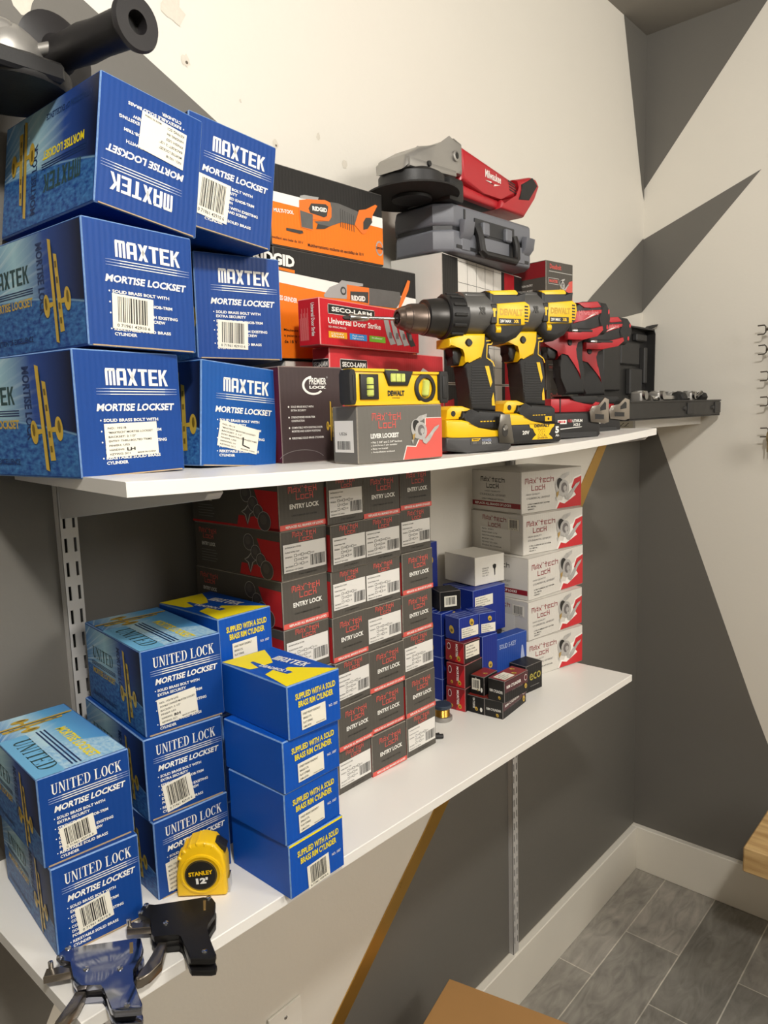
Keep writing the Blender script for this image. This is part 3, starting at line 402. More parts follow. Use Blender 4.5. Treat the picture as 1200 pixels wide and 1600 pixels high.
# switch plate
m = MB(); fr = FR((-1.447, 0, .355), (1, 0, 0), (0, 0, 1)); plate = mat('switch_plastic', '#e8e4da', .35)
m.prism([(0, 0), (.069, 0), (.069, .115), (0, .115)], .0005, .006, plate, fr, bev=.002)
o = tag(m.build('light_switch'), 'white wall switch plate low on the wall under the shelf', 'switch')
m = MB(); m.box(.0275, .0415, .04, .075, .006, .0075, slotm, fr); m.box(.030, .039, .045, .07, .0075, .015, plate, fr, bev=.001); m.build('toggle', o)
m = MB(); m.lathe([(0, .0035), (.0012, .002)], mat('screw_steel', '#8c8a86'), fr @ FR((.0345, .098, .006), (0, 0, 1), (1, 0, 0)), 12); m.build('screw', o)
# cardboard carton and wooden bench at the lower edge of the view
kraft = mat('kraft_card', '#a97f4c', .75, var=.06, scale=14, bump=.08, bscale=60); kraft_e = mat('kraft_edge', '#7c5a33', .85)
t = empty('cardboard_carton', Matrix.Translation((-1.058, -.073, 0)) @ Matrix.Rotation(math.radians(13), 4, 'Z'))
tag(t, 'large brown cardboard carton on the floor under the shelves', 'carton')
m = MB(); m.box(-.46, 0, -.50, 0, 0, .326, kraft, bev=.003, edge=kraft_e); m.build('carton_body', t)
m = MB(); m.box(-.455, -.001, -.249, -.001, .327, .330, kraft, bev=.001, edge=kraft_e); m.build('flap', t)
m = MB(); m.box(-.455, -.001, -.499, -.251, .327, .330, kraft, bev=.001, edge=kraft_e); m.build('flap', t)
wm = bpy.data.materials.new('bench_wood'); wm.use_nodes = True; nt = wm.node_tree; pb = nt.nodes['Principled BSDF']; N = nt.nodes.new; L = nt.links.new
tc = N('ShaderNodeTexCoord'); mp = N('ShaderNodeMapping'); L(tc.outputs['Object'], mp.inputs[0]); mp.inputs['Scale'].default_value = (30, 4, 30)
gn = N('ShaderNodeTexNoise'); L(mp.outputs[0], gn.inputs[0]); gn.inputs['Scale'].default_value = 2; gn.inputs['Detail'].default_value = 6
rp = N('ShaderNodeValToRGB'); L(gn.outputs['Fac'], rp.inputs[0]); e = rp.color_ramp.elements; e[0].position = .3; e[0].color = (*lin('#a5814e'), 1); e[1].position = .7; e[1].color = (*lin('#d3b27c'), 1)
L(rp.outputs[0], pb.inputs['Base Color']); pb.inputs['Roughness'].default_value = .6
t = empty('wooden_bench', Matrix.Translation((-.448, -.436, 0))); tag(t, 'thick wooden bench top corner at the right edge of the view', 'bench')
m = MB(); m.box(0, .36, -.9, 0, .392, .452, wm, bev=.003); m.build('bench_top', t)
for x, y in ((.05, -.32), (.31, -.25), (.05, -.85), (.31, -.85)):
    m = MB(); m.box(x-.025, x+.025, y-.025, y+.025, 0, .392, wm, bev=.002); m.build('leg', t)
# ================================================================== printed boxes
WH = mat('print_white', '#f1efe8', .5, var=.02); BKp = mat('print_black', '#191816', .5); YEp = mat('print_yellow', '#f2dc1a', .45, var=.03)
REDp = mat('print_red', '#c8202a', .4, var=.03); GOLDp = mat('print_gold', '#d8b545', .35, .25, var=.15, scale=90); GOLDd = mat('print_gold_dark', '#7d6520', .4, .2)
BLUE = card('carton_blue', '#0f3f88'); BLUE2 = card('carton_bright_blue', '#17519a'); BLUEE = mat('carton_blue_edge', '#6d8fbf', .6, var=.3, scale=300)
BLY = card('carton_royal_blue', '#0a4fb0'); NAVY = mat('print_navy', '#16305f', .45); TEALp = mat('print_teal', '#2c4a4c', .45); LILAC = mat('print_pale_lilac', '#a9b6d8', .5)
BLKcard = card('carton_black', '#1c1b1b'); STK = mat('sticker_cream', '#ebe6d6', .55, var=.02); GREYp = mat('print_grey', '#7d7a78', .5); BRN = mat('raw_card_edge', '#b39a78', .8)
ART = art('print_earth', ('#4a7fb6', '#a3cbd6', '#2b4a92', '#12162a')); ARTC = art('print_sky', ('#3f7fc0', '#b4d6e2', '#5ea6d6', '#4d8cc8'), .3, ('#7fb2d8', '#c4dce4'))
def carton(p, base, edge, bev=.0012):
    x, y, z, yw, w, d, h, rl = p; m = MB(); m.box(-w/2, w/2, 0, d, 0, h, base, bev=bev, edge=edge); return m, faces(w, d, h)

BUL = ['SOLID BRASS BOLT WITH', 'EXTRA SECURITY', 'STRENGTHENED KNOB-TRIM', 'CONSTRUCTION', 'COMPATIBLE WITH EXISTING', 'DOOR LOCK AND SCREW', 'POSITIONS', 'REKEYABLE SOLID BRASS', 'CYLINDER']
def bullets(m, fr, w, h, u, v, dv, ch):
    for i, s in enumerate(BUL):
        st = i in (0, 2, 4, 7)
        m.text(s, (u+(.0 if st else -.0))*w, v*h, len(s)*.0248*w, ch*h, WH, fr, 2, .03)
        if st: m.disc((u-.025)*w, (v+ch*.5)*h, .007*w, WH, fr, 2, n=8)
        v -= dv*(1.1 if i in (1, 3, 6) else .92)
def fadelines(m, fr, u0, u1, v, dv, n, th):
    for i in range(n):
        y = v-i*dv; a = (u1-u0)*.16
        m.quad(u0+a, y, u1-a, y+th, WH, fr, 2); m.poly([(u0, y+th*.35), (u0+a, y), (u0+a, y+th), (u0, y+th*.65)], LILAC, fr, 2); m.poly([(u1, y+th*.35), (u1-a, y), (u1-a, y+th), (u1, y+th*.65)], LILAC, fr, 2)
def mortise_pic(m, fr, cu, cv, H, rot=0, W=1.0):
    c, s = math.cos(rot), math.sin(rot); T = lambda pts: [(cu+W*x*c-y*s, cv+W*x*s+y*c) for x, y in pts]
    m.poly(T([(-.05*H, -.5*H), (-.012*H, -.52*H), (.0, .48*H), (-.04*H, .5*H)]), GOLDp, fr, 3)
    m.poly(T([(-.012*H, -.5*H), (0, -.5*H), (.01*H, .4*H), (0, .45*H)]), BKp, fr, 4)
    m.poly(T([(.015*H, -.42*H), (.07*H, -.42*H), (.06*H, .32*H), (.02*H, .34*H)]), GOLDp, fr, 3)
    for v in (-.34, -.2, .05, .2): m.poly(T([(.028*H, v*H), (.05*H, v*H), (.05*H, (v+.06)*H), (.028*H, (v+.06)*H)]), GOLDd, fr, 4)
    for x, sx in ((.15, 1), (-.13, -1)):
        p = T([(x*H, -.13*H)])[0]; m.disc(p[0], p[1], .042*H*W, GOLDp, fr, 4, .115*H, 18, rot); m.disc(p[0]+sx*.008*H, p[1]+.02*H, .016*H*W, GOLDd, fr, 5, .06*H, 12, rot)
        m.poly(T([(x*H, -.16*H), (x*H-sx*.09*H, -.15*H), (x*H-sx*.09*H, -.11*H), (x*H, -.10*H)]), GOLDp, fr, 3)
def side_art(m, f, w, h, brand, flip=False):     # the long printed side, u from back to front
    m.quad(.002, .002, w-.002, h-.002, ART, f, 1, uv=True)
    g = f @ Matrix.Translation((w, h, 0)) @ Matrix.Rotation(math.pi, 4, 'Z') if flip else f
    c = lambda u: (1-u) if flip else u
    m.text(brand, .14*w, .60*h, .38*w, .15*h, TEALp, g, 2, .03, glyph=block if brand == 'MAXTEK' else serif)
    for k in range(3): m.quad(.10*w, (.545-.02*k)*h, .55*w, (.554-.02*k)*h, NAVY, g, 2)
    m.text('MORTISE LOCKSET', .12*w, .40*h, .42*w, .075*h, YEp if flip else GOLDp, g, 2, .03)
    m.text('A TRADITION OF EXCELLENCE', .06*w, .10*h, .46*w, .05*h, NAVY, g, 2, .02)
    m.text('MORTISE LOCK', .60*w, .90*h, .6*h, .06*w, NAVY, g, 2, .03, rot=-math.pi/2)
    mortise_pic(m, g, .755*w, .49*h, .84*h, math.radians(4), 1.5)
def top_art(m, f, w, d, brand):                  # lid, same picture turned
    m.quad(.002, .002, w-.002, d-.002, ARTC, f, 1, uv=True)
    g = f @ Matrix.Translation((0, d, 0)) @ Matrix.Rotation(-math.pi/2, 4, 'Z')      # u runs towards the viewer, v to the right
    m.poly([(.35*d, 0), (d, 0), (d, .3*w), (.35*d, .3*w)], mat('print_sky_blue', '#6fb0d8', .4), g, 1.5)
    m.text(brand, .42*d, .10*w, .5*d, .2*w, TEALp, g, 2, .02, glyph=serif)
    for k in range(3): m.quad(.36*d, (.40+.045*k)*w, .96*d, (.42+.045*k)*w, NAVY, g, 2)
    m.text('MORTISE LOCKSET', .40*d, .60*w, .55*d, .13*w, YEp, g, 2, .03)
    mortise_pic(m, g, .2*d, .5*w, .95*w, math.radians(3), 1.3)
def sticker(o, fr, u, v, w, h, rot, kind, seed, hand=''):
    f = fr @ Matrix.Translation((u, v, 0)) @ Matrix.Rotation(rot, 4, 'Z'); m = MB()
    m.box(-w/2, w/2, -h/2, h/2, .0006, .00085, STK, f); f = f @ Matrix.Translation((-w/2, -h/2, .00085))
    if kind == 'bar':
        m.barcode(.13*w, .2*h, .87*w, .93*h, BKp, f, 1, seed); m.text('0 71961 42910 6', .1*w, .06*h, .8*w, .09*h, BKp, f, 1, .01); n = 'barcode_label'
    else:
        L = {'LH': ['NO.: 1021B', '"MAXTECH" MORTISE LOCKSET', 'BACKSET: 2 1/2"', 'ENTRY: THRU-BOLTED TRIMS', 'FINISH: US3', 'HANDING:', 'KEYING: SC1'], 'RH': ['NO.: 1021B-LH2', 'DOUBLE CYLINDER MORTISE LOCKSET', 'BACKSET: 2 1/2"', 'FINISH: US3', 'HANDING:', 'KEYING: SC1'],
             'L': ['NO.: 8114', '"MAXTECH" MORTISE LOCKSET', 'BACKSET: 2 1/2"', 'ENTRY: BREAKTHRU STAIN-LESS TRIMS', 'FINISH: US3', 'HANDING: LH', 'KEYING: SC1'], 'Y': ['STREET FRONT DEADBOLT', 'SINGLE CYL', 'FLAT STRIKE', 'CAM LATCH'], '': ['NO.: 1021B', 'MORTISE LOCKSET', 'BACKSET: 2 1/2"', 'FINISH: US3', 'HANDING: RH', 'KEYING: SC1']}[kind]
        k = len(L)
        for i, s in enumerate(L):
            ww = min(.9*w, len(s)*.034*w); m.text(s, .06*w, (.93-(i+.75)*.9/k)*h, ww, .42/k*h, BKp, f, 1, .01)
        if kind in ('LH', 'RH'): m.text(kind, .38*w, (.93-(k-1.05)*.9/k)*h, .16*w, .1*h, BKp, f, 1, .04)
        m.text('MADE IN CHINA', .58*w, .06*h, .36*w, .05*h, BKp, f, 1, .01)
        if hand == 'L':
            m.poly([(.60*w, .22*h), (.80*w, .16*h), (.80*w, .20*h), (.63*w, .26*h), (.62*w, .55*h), (.585*w, .55*h)], BKp, f, 2)
        n = 'product_label'
    return m.build(n, o)
def lockset(n, brand, label, group, stk, base=BLUE, flip=False, top=False):
    p = BX[n]; w, d, h = p[4:7]; m, F = carton(p, base, BLUEE); f = F['front']
    g = f @ Matrix.Translation((w, h, 0)) @ Matrix.Rotation(math.pi, 4, 'Z') if flip else f
    if brand == 'MAXTEK':
        m.text('MAXTEK', .27*w, .725*h, .6*w, .135*h, WH, g, 2, glyph=block); fadelines(m, g, .18*w, .96*w, .695*h, .022*h, 3, .007*h)
        m.text('MORTISE LOCKSET', .17*w, .52*h, .74*w, .06*h, WH, g, 2, .035, shear=.22); bullets(m, g, w, h, .225, .435, .043, .026)
    else:
        m.text('UNITED LOCK', .14*w, .775*h, .76*w, .12*h, WH, g, 2, glyph=serif); fadelines(m, g, .10*w, .98*w, .735*h, .026*h, 3, .010*h)
        m.text('MORTISE LOCKSET', .15*w, .575*h, .77*w, .07*h, WH, g, 2, .035, shear=.22); bullets(m, g, w, h, .17, .49, .056, .033)
    side_art(m, F['left'], d, h, brand, flip); m.quad(.002, .002, d-.002, h-.002, ART, F['right'], 1, uv=True)
    if top: top_art(m, F['top'], w, d, brand)
    # raw card showing at the lower flap edge
    m.box(-w/2+.004, w/2-.004, -.0008, .0005, .0004, .0016, BRN)
    o = m.build('lockset_box', M=place(p)); tag(o, label, 'box', group)
    u, v, sw, sh, rot, kind, seed = stk[:7]
    sticker(o, g, u*w, v*h, sw*w, sh*h, math.radians(rot), kind, seed, stk[7] if len(stk) > 7 else '')
    return o
GA, GU = 'blue lockset boxes on the upper shelf', 'blue lockset boxes on the lower shelf'
lockset('A1', 'MAXTEK', 'blue lockset box with LH label, bottom left on the upper shelf', GA, (.475, .29, .50, .27, 1, 'LH', 1))
lockset('A2', 'MAXTEK', 'blue lockset box with barcode in the middle of the leftmost upper stack', GA, (.40, .285, .37, .28, -2, 'bar', 2))
lockset('A3', 'MAXTEK', 'blue lockset box lying upside down on top of the leftmost stack', GA, (.40, .32, .45, .30, -4, '', 3), flip=True)
lockset('B1', 'MAXTEK', 'lighter blue lockset box with a hand written L on its label', GA, (.47, .285, .52, .25, -9, 'L', 4, 'L'), base=BLUE2)
lockset('B2', 'MAXTEK', 'blue lockset box in the middle of the second stack on the upper shelf', GA, (.41, .235, .35, .27, -2, 'bar', 5))
lockset('B3', 'MAXTEK', 'blue lockset box on top of the second stack, against the white wall', GA, (.30, .30, .36, .36, -4, 'bar', 6))
lockset('U1', 'UNITED', 'blue lockset box with sky printed lid, upper of the front left pair', GU, (.375, .27, .37, .26, 6, 'bar', 7), top=True)
lockset('U2', 'UNITED', 'blue lockset box behind the silver pick gun, lower of the front left pair', GU, (.43, .33, .40, .30, 6, 'bar', 8))
lockset('U3', 'UNITED', 'blue lockset box with RH label on top of the three-box stack on the lower shelf', GU, (.40, .265, .48, .31, 4, 'RH', 9), top=True)
lockset('U4', 'UNITED', 'blue lockset box with barcode, middle of the three-box stack on the lower shelf', GU, (.38, .235, .36, .35, 8, 'bar', 10))
lockset('U5', 'UNITED', 'blue lockset box at the bottom of its stack behind the yellow tape measure', GU, (.33, .26, .42, .38, 3, '', 11))

# blue and yellow cylinder boxes
def rimbox(n, label, bar=False, lip=False, top=False):
    p = BX[n]; w, d, h = p[4:7]; m, F = carton(p, BLY, BLUEE); f = F['front']
    m.text('SUPPLIED WITH A SOLID', .14*w, .70*h, .76*w, .115*h, YEp, f, 2, .03); m.text('BRASS RIM CYLINDER', .19*w, .55*h, .66*w, .115*h, YEp, f, 2, .03)
    m.text('NO. 1007', .76*w, .34*h, .17*w, .05*h, WH, f, 2, .01)
    t = F['top']; P = lambda a: [(x*w, y*d) for x, y in a]
    if top:
      m.poly(P([(0.008, 0.992), (0.801, 0.973), (0.64, 0.746), (0.505, 0.601), (0.342, 0.6), (0.338, 0.773), (0.283, 0.771), (0.219, 0.587), (0.091, 0.612)]), YEp, t); m.poly(P([(0.013, 0.011), (0.109, 0.394), (0.304, 0.438), (0.331, 0.25), (0.439, 0.249), (0.452, 0.368), (0.527, 0.391), (0.992, 0.008)]), YEp, t)
      for s, (ua, va), (ub, vb), hh, G in (('MAXTEK', (0.582, 0.684), (0.686, 0.276), .17, block), ('DEADBOLT', (0.251, 0.615), (0.356, 0.283), .09, None)):
        x0, y0, x1, y1 = ua*w, va*d, ub*w, vb*d; m.text(s, x0, y0, math.hypot(x1-x0, y1-y0), hh*w, WH, t, 3, .03, rot=math.atan2(y1-y0, x1-x0), glyph=G)
    if lip: m.quad(.01*w, .955*h, .99*w, .995*h, YEp, f, 1)
    o = m.build('cylinder_box', M=place(p)); tag(o, label, 'box', 'blue and yellow cylinder boxes')
    if bar: sticker(o, f, .5*w, .23*h, .40*w, .44*h, math.radians(3), 'bar', 20)
    else: sticker(o, f, .46*w, .30*h, .46*w, .36*h, math.radians(1), 'Y', 21)
rimbox('Y1', 'blue and yellow cylinder box on top of the front stack of four', top=True); rimbox('Y2', 'blue cylinder box second from top of the front stack of four')
rimbox('Y3', 'blue cylinder box third from top of the front stack of four'); rimbox('Y4', 'blue cylinder box with barcode and yellow lip at the bottom of the front stack', True, True)
rimbox('Y0', 'blue and yellow cylinder box behind the stack of three blue lockset boxes', top=True)
p = list(BX['Y0']); zb = zl(p[0]); hh = (p[2]-zb)/4                      # the boxes that carry it, hidden behind the front stacks
for k, nm in enumerate(('lowest', 'second', 'third', 'uppermost')):
    BX['h'] = [p[0], p[1]+.004, zb+hh*k, 0, p[4], .105, hh, 0]; rimbox('h', 'blue cylinder box %s of four under the rear blue and yellow box' % nm)

# dark grey entry lock boxes
ENT = card('carton_charcoal', '#55514b'); ENTE = mat('carton_charcoal_edge', '#8a8378', .6, var=.3, scale=300); CORAL = mat('print_coral', '#dc5a50', .45); REDb = card('carton_red', '#bb2a2c')
LBL = mat('label_white', '#e4e1db', .5, var=.02); KNOB = mat('print_knob', '#4a4544', .4); KNOBL = mat('print_knob_light', '#b3aaa4', .4)
def knob_pic(m, f, d, h):
    KM = mat('print_knob_mid', '#5d5654'); K = ((.66, .72, .056, .165), (.735, .52, .052, .15), (.79, .37, .05, .14), (.85, .19, .066, .19))
    m.poly([(x*d, y*h) for x, y in ((.60, .34), (.64, .40), (.72, .60), (.76, .40), (.70, .30), (.665, .08), (.64, .28))], KNOBL, f, 2.5)
    m.poly([(x*d, y*h) for x, y in ((.61, .34), (.645, .38), (.72, .58), (.75, .40), (.69, .30), (.665, .12), (.65, .29))], KNOB, f, 3)
    for k, (x, y, a, b) in enumerate(K):
        m.disc(x*d, y*h, (a+.0035)*d, KNOBL, f, 3.2+.6*k, (b+.011)*h); m.disc(x*d, y*h, a*d, KNOB, f, 3.4+.6*k, b*h); m.disc((x-.008)*d, (y+.03)*h, a*.55*d, KM, f, 3.6+.6*k, b*.55*h)
def entry(plain):
    w, d, h = .070, .195, .0600; m = MB(); m.box(-w/2, w/2, 0, d, 0, h, ENT, bev=.0009, edge=ENTE); F = faces(w, d, h); f = F['front']; s = F['left']
    if plain:
        m.text("MAX'TEK", .20*w, .74*h, .62*w, .13*h, CORAL, f, 2, glyph=tech); m.text('LOCK', .36*w, .60*h, .38*w, .13*h, CORAL, f, 2, glyph=tech)
        m.text('ENTRY LOCK', .22*w, .42*h, .64*w, .10*h, WH, f, 2, .035); m.text('5 PIN TUMBLER KEY SYSTEM', .25*w, .27*h, .55*w, .03*h, BKp, f, 2, .01)
        m.quad(.004*w, .015*h, .996*w, .125*h, CORAL, f, 1); m.text('REPLACES ALL BRANDS OF LOCKS', .12*w, .045*h, .82*w, .05*h, WH, f, 2, .03)
        m.quad(0, .015*h, d, .06*h, REDb, s, 1)
    else:
        m.text("MAX'TEK", .24*w, .855*h, .52*w, .11*h, CORAL, f, 2, glyph=tech); m.text('LOCK', .38*w, .75*h, .3*w, .10*h, CORAL, f, 2, glyph=tech)
        m.text('5 PIN TUMBLER KEY', .35*w, .07*h, .4*w, .03*h, BKp, f, 2, .01)
    m.text("MAX'TEK", .06*d, .78*h, .22*d, .11*h, CORAL, s, 2, glyph=tech); m.text('LOCK', .11*d, .66*h, .13*d, .11*h, CORAL, s, 2, glyph=tech)
    m.text('ENTRY LOCK', .09*d, .50*h, .17*d, .08*h, LBL, s, 2, .03)
    for k in range(5): m.quad(.08*d, (.40-.06*k)*h, (.26+.02*(k % 2))*d, (.412-.06*k)*h, GREYp, s, 2)
    m.poly([(x*d, y*h) for x, y in ((.992, .01), (.992, .80), (.75, .82), (.79, .55), (.84, .4), (.80, .01))], REDb, s, 1); m.poly([(x*d, y*h) for x, y in ((.54, .01), (.565, .26), (.63, .26), (.66, .05), (.70, .25), (.81, .30), (.82, .01))], REDb, s, 1.2); knob_pic(m, s, d, h)
    o = m.build('entry_lock_box')
    if not plain:
        q = MB(); g = f @ Matrix.Translation((.04*w, .16*h, .0004)); W, H = .92*w, .57*h; q.box(0, W, 0, H, 0, .0002, LBL, g); g = g @ Matrix.Translation((0, 0, .0002))
        for k, t in enumerate(('ENTRANCE & STORE', 'FUNCTION: F109', 'FINISH:', '', 'BACKSET:')):
            if t: q.text(t, .04*W, (.86-.17*k)*H, len(t)*.023*W, .05*H, BKp, g, 1, .01)
        q.text('PRODUCT OF CHINA', .04*W, .05*H, .4*W, .05*H, BKp, g, 1, .01)
        for k, (x, y) in enumerate(((.24, .52), (.40, .52), (.56, .52), (.24, .36), (.40, .36), (.24, .2), (.40, .2))):
            for a in (R(0, 0, .06, .012), R(0, .088, .06, .1), R(0, 0, .007, .1), R(.053, 0, .06, .1)): q.poly([(x*W+i*W, y*H+j*H) for i, j in a], BKp, g, 1)
            q.text(('US3', 'US4', 'US10', 'US15', 'US26D', '2 3/8', '2 3/4')[k], (x+.075)*W, (y+.02)*H, .08*W, .06*H, BKp, g, 1)
        q.barcode(.62*W, .1*H, .97*W, .5*H, BKp, g, 1, 33); q.build('product_label', o)
    return o
EP, EL = entry(True), entry(False)
used = {True: False, False: False}
ROWS = {'E1': 'PLPLPLP', 'E2': 'LLLPLPL', 'E3': 'PLLLPPP', 'E4': 'PLPPLPL'}
ORD = ('top', 'second from top', 'third from top', 'fourth from top', 'third from bottom', 'second from bottom', 'bottom'); CN = {'E1': 'leftmost', 'E2': 'second', 'E3': 'third', 'E4': 'rightmost'}
rj = random.Random(3)
for n in ('E1', 'E2', 'E3', 'E4'):
    x, y, z, yw, w, d, H, _ = BX[n]; hr = H/6
    for r in range(7):
        pl = ROWS[n][r] == 'P'; src = EP if pl else EL
        o = src if not used[pl] else copy_tree(src); used[pl] = True
        o.matrix_world = Matrix.Translation((x+rj.uniform(-.0008, .0008), y+rj.uniform(-.002, .002), z+hr*(6-r))) @ Matrix.Rotation(yw+rj.uniform(-.01, .01), 4, 'Z') @ Matrix.Diagonal((w/.0705, .18/.195 if n == 'E1' else 1, hr/.0603, 1))
        tag(o, 'dark grey entry lock box %s, %s in the %s column' % ('with red band' if pl else 'with white label', ORD[r], CN[n]), 'box', 'dark grey entry lock boxes in four columns')

# pale grey lever lock boxes at the right end
PALE = card('carton_pale', '#d6d2ca', .4); PALEE = mat('carton_pale_edge', '#a9a39a', .6); SIL = mat('print_silver', '#b9b7b4', .35, .3, var=.3, scale=120); SILD = mat('print_silver_dark', '#6c6766', .4); WARM = mat('print_brass_spot', '#a8894a', .4); DRED = mat('print_dark_red', '#8f1f26', .45)
def lever_pic(m, f, u, v, s, red=None, rw=0):
    def sh(pts): return [(u+x*s, v+y*s) for x, y in pts]
    m.poly(sh([(.05, .62), (.30, .80), (.62, .86), (.60, .76), (.38, .66)]), SIL, f, 3)
    m.disc(u+.2*s, v+.42*s, .24*s, SIL, f, 3.5, .30*s, rot=.4); m.disc(u+.18*s, v+.5*s, .15*s, BKp, f, 4, .2*s, rot=.4); m.disc(u+.36*s, v+.36*s, .24*s, SIL, f, 4.5, .27*s, rot=.3); m.disc(u+.36*s, v+.38*s, .14*s, SILD, f, 5, .16*s); m.disc(u+.4*s, v+.36*s, .08*s, SIL, f, 5.5)
    m.poly(sh([(.34, .42), (.52, .12), (.72, .28), (.92, .46), (1.12, .52), (1.08, .44), (.90, .30), (.72, .08), (.55, -.04), (.42, .02)]), SIL, f, 6)
    m.poly(sh([(0, .25), (.12, .3), (.1, .18), (.02, .08)]), WARM, f, 5); m.poly(sh([(-.04, .1), (.06, .14), (.02, -.02)]), SIL, f, 4)
def pale(n, label, left):
    p = BX[n]; w, d, h = p[4:7]; m, F = carton(p, PALE, PALEE); f = F['front']; s = F['left']
    m.text("MAX'TECH", .06*w, .70*h, .46*w, .13*h, DRED, f, 2, glyph=tech); m.text('LOCK', .16*w, .53*h, .22*w, .13*h, DRED, f, 2, glyph=tech)
    m.text('HIGH QUALITY', .08*w, .42*h, .22*w, .045*h, GREYp, f, 2, .01); m.text('CYLINDRICAL LEVERSET', .08*w, .33*h, .38*w, .045*h, GREYp, f, 2, .01)
    for k, t in enumerate(('5 PIN TUMBLER KEY SYSTEM', 'ALL METAL', 'GRADE 2')): m.text(t, .10*w, (.20-.06*k)*h, len(t)*.0145*w, .032*h, BKp, f, 2, .01)
    m.poly([(.55*w, .02*h), (.99*w, .02*h), (.99*w, .80*h), (.86*w, .74*h), (.83*w, .62*h), (.72*w, .55*h), (.66*w, .2*h), (.60*w, .22*h)], WH, f, 1)
    m.poly([(.57*w, .02*h), (.99*w, .02*h), (.99*w, .76*h), (.87*w, .70*h), (.82*w, .50*h), (.9*w, .3*h), (.7*w, .12*h), (.62*w, .17*h)], REDp, f, 2); lever_pic(m, f, .56*w, .22*h, .36*w)
    if left == 'band':
        m.text("MAX'TECH", .24*d, .72*h, .46*d, .12*h, BKp, s, 2, glyph=tech); m.text('LOCK', .35*d, .57*h, .24*d, .12*h, BKp, s, 2, glyph=tech); m.text('HIGH QUALITY', .32*d, .47*h, .3*d, .04*h, GREYp, s, 2); m.text('CYLINDRICAL LEVERSET', .22*d, .38*h, .5*d, .05*h, GREYp, s, 2); m.text('5 PIN TUMBLER KEY SYSTEM', .26*d, .28*h, .42*d, .035*h, BKp, s, 2)
        m.quad(0, .12*h, .99*d, .24*h, DRED, s, 1); m.text('REPLACES ALL BRANDS OF LOCKS', .12*d, .15*h, .7*d, .06*h, WH, s, 2, .03)
    else: m.text("MAX'TECH", .24*d, .78*h, .46*d, .12*h, DRED, s, 2, glyph=tech); m.text('LOCK', .35*d, .62*h, .24*d, .12*h, DRED, s, 2, glyph=tech)
    o = m.build('lever_lock_box', M=place(p)); tag(o, label, 'box', 'pale grey lever lock boxes at the right end of the shelf')
    if left == 'label':
        q = MB(); g = s @ Matrix.Translation((.2*d, .06*h, .0005)); q.box(0, .58*d, 0, .54*h, 0, .0002, LBL, g); g = g @ Matrix.Translation((0, 0, .0002))
        for k in range(6): q.text(('NO. 3001', 'FINISH US26D US10B', 'FUNCTION ENTRY PASSAGE', 'BACKSET 2 3/4', 'KEYWAY SC1 KW1', 'MADE IN CHINA')[k], .03*d, (.47-.085*k)*h, (.22+.08*(k % 3))*d, .035*h, BKp, g, 1)
        q.build('product_label', o); sticker(o, s, .84*d, .74*h, .19*d, .28*h, 0, 'bar', 41)
pale('M1', 'pale grey lever lock box with red band on its side, topmost of the right stack', 'band'); pale('M2', 'pale grey lever lock box with side label, second from top of the right stack', 'label')
pale('M3', 'pale grey lever lock box in the middle of the right stack', 'band'); pale('M4', 'pale grey lever lock box second from bottom of the right stack', 'label'); pale('M5', 'pale grey lever lock box at the bottom of the right stack', 'band')

# dark box with lever lock, brown box and the power tool cartons on the upper shelf
p = BX['LV']; w, d, h = p[4:7]; LG = card('carton_warm_grey', '#6c6963'); m, F = carton(p, LG, ENTE); f = F['front']
m.text("MAX'TEK", .16*w, .74*h, .33*w, .13*h, CORAL, f, 2, glyph=tech); m.text('LOCK', .23*w, .60*h, .2*w, .13*h, CORAL, f, 2, glyph=tech); m.text('LEVER LOCKEST', .14*w, .43*h, .32*w, .085*h, WH, f, 2, .04)
for k, t in enumerate(('Fits 2 3/8" and 2 3/4" backset', 'Solid brass 5 pin tumbler', 'Easy to install', 'Antipollution enclosed')): m.text(t, .16*w, (.345-.058*k)*h, len(t)*.0112*w, .036*h, WH, f, 2, .012); m.disc(.145*w, (.36-.058*k)*h, .004*w, WH, f, 2, n=6)
m.poly([(.505*w, .02*h), (.99*w, .02*h), (.99*w, .76*h), (.78*w, .76*h), (.78*w, .62*h), (.66*w, .25*h), (.55*w, .27*h)], WH, f, 1); m.poly([(.515*w, .02*h), (.995*w, .02*h), (.995*w, .75*h), (.79*w, .75*h), (.79*w, .6*h), (.665*w, .235*h), (.555*w, .255*h)], CORAL, f, 2); lever_pic(m, f, .62*w, .30*h, .30*w)
o = m.build('lever_lock_box', M=place(p)); tag(o, 'grey lever lock box with red corner under the yellow spirit level', 'box')
q = MB(); g = F['left'] @ Matrix.Translation((.1*d, .2*h, .0004)); q.box(0, .75*d, 0, .55*h, 0, .0002, LBL, g); q.barcode(.1*d, .05*h, .65*d, .2*h, BKp, g @ Matrix.Translation((0, 0, .0002)), 1, 8); q.text('US26', .2*d, .3*h, .3*d, .05*h, BKp, g @ Matrix.Translation((0, 0, .0002)), 1); q.build('barcode_label', o)
p = BX['PR']; w, d, h = p[4:7]; PB = card('carton_brown', '#453939'); m, F = carton(p, PB, mat('carton_brown_edge', '#80706b', .6)); f = F['front']
m.quad(.0, .002, d, h-.002, mat('print_burgundy', '#5d1522', .45), F['left'], 1)
for P in ring(.52*w, .805*h, .175*w, .10*h, .035*w, .022*h, 100, 320, 18): m.poly(P, WH, f, 2)
m.text('PREMIER', .455*w, .815*h, .27*w, .068*h, WH, f, 3, .02); m.text('LOCK', .455*w, .770*h, .265*w, .032*h, WH, f, 3, .05); m.disc(.74*w, .89*h, .014*w, GREYp, f, 2)
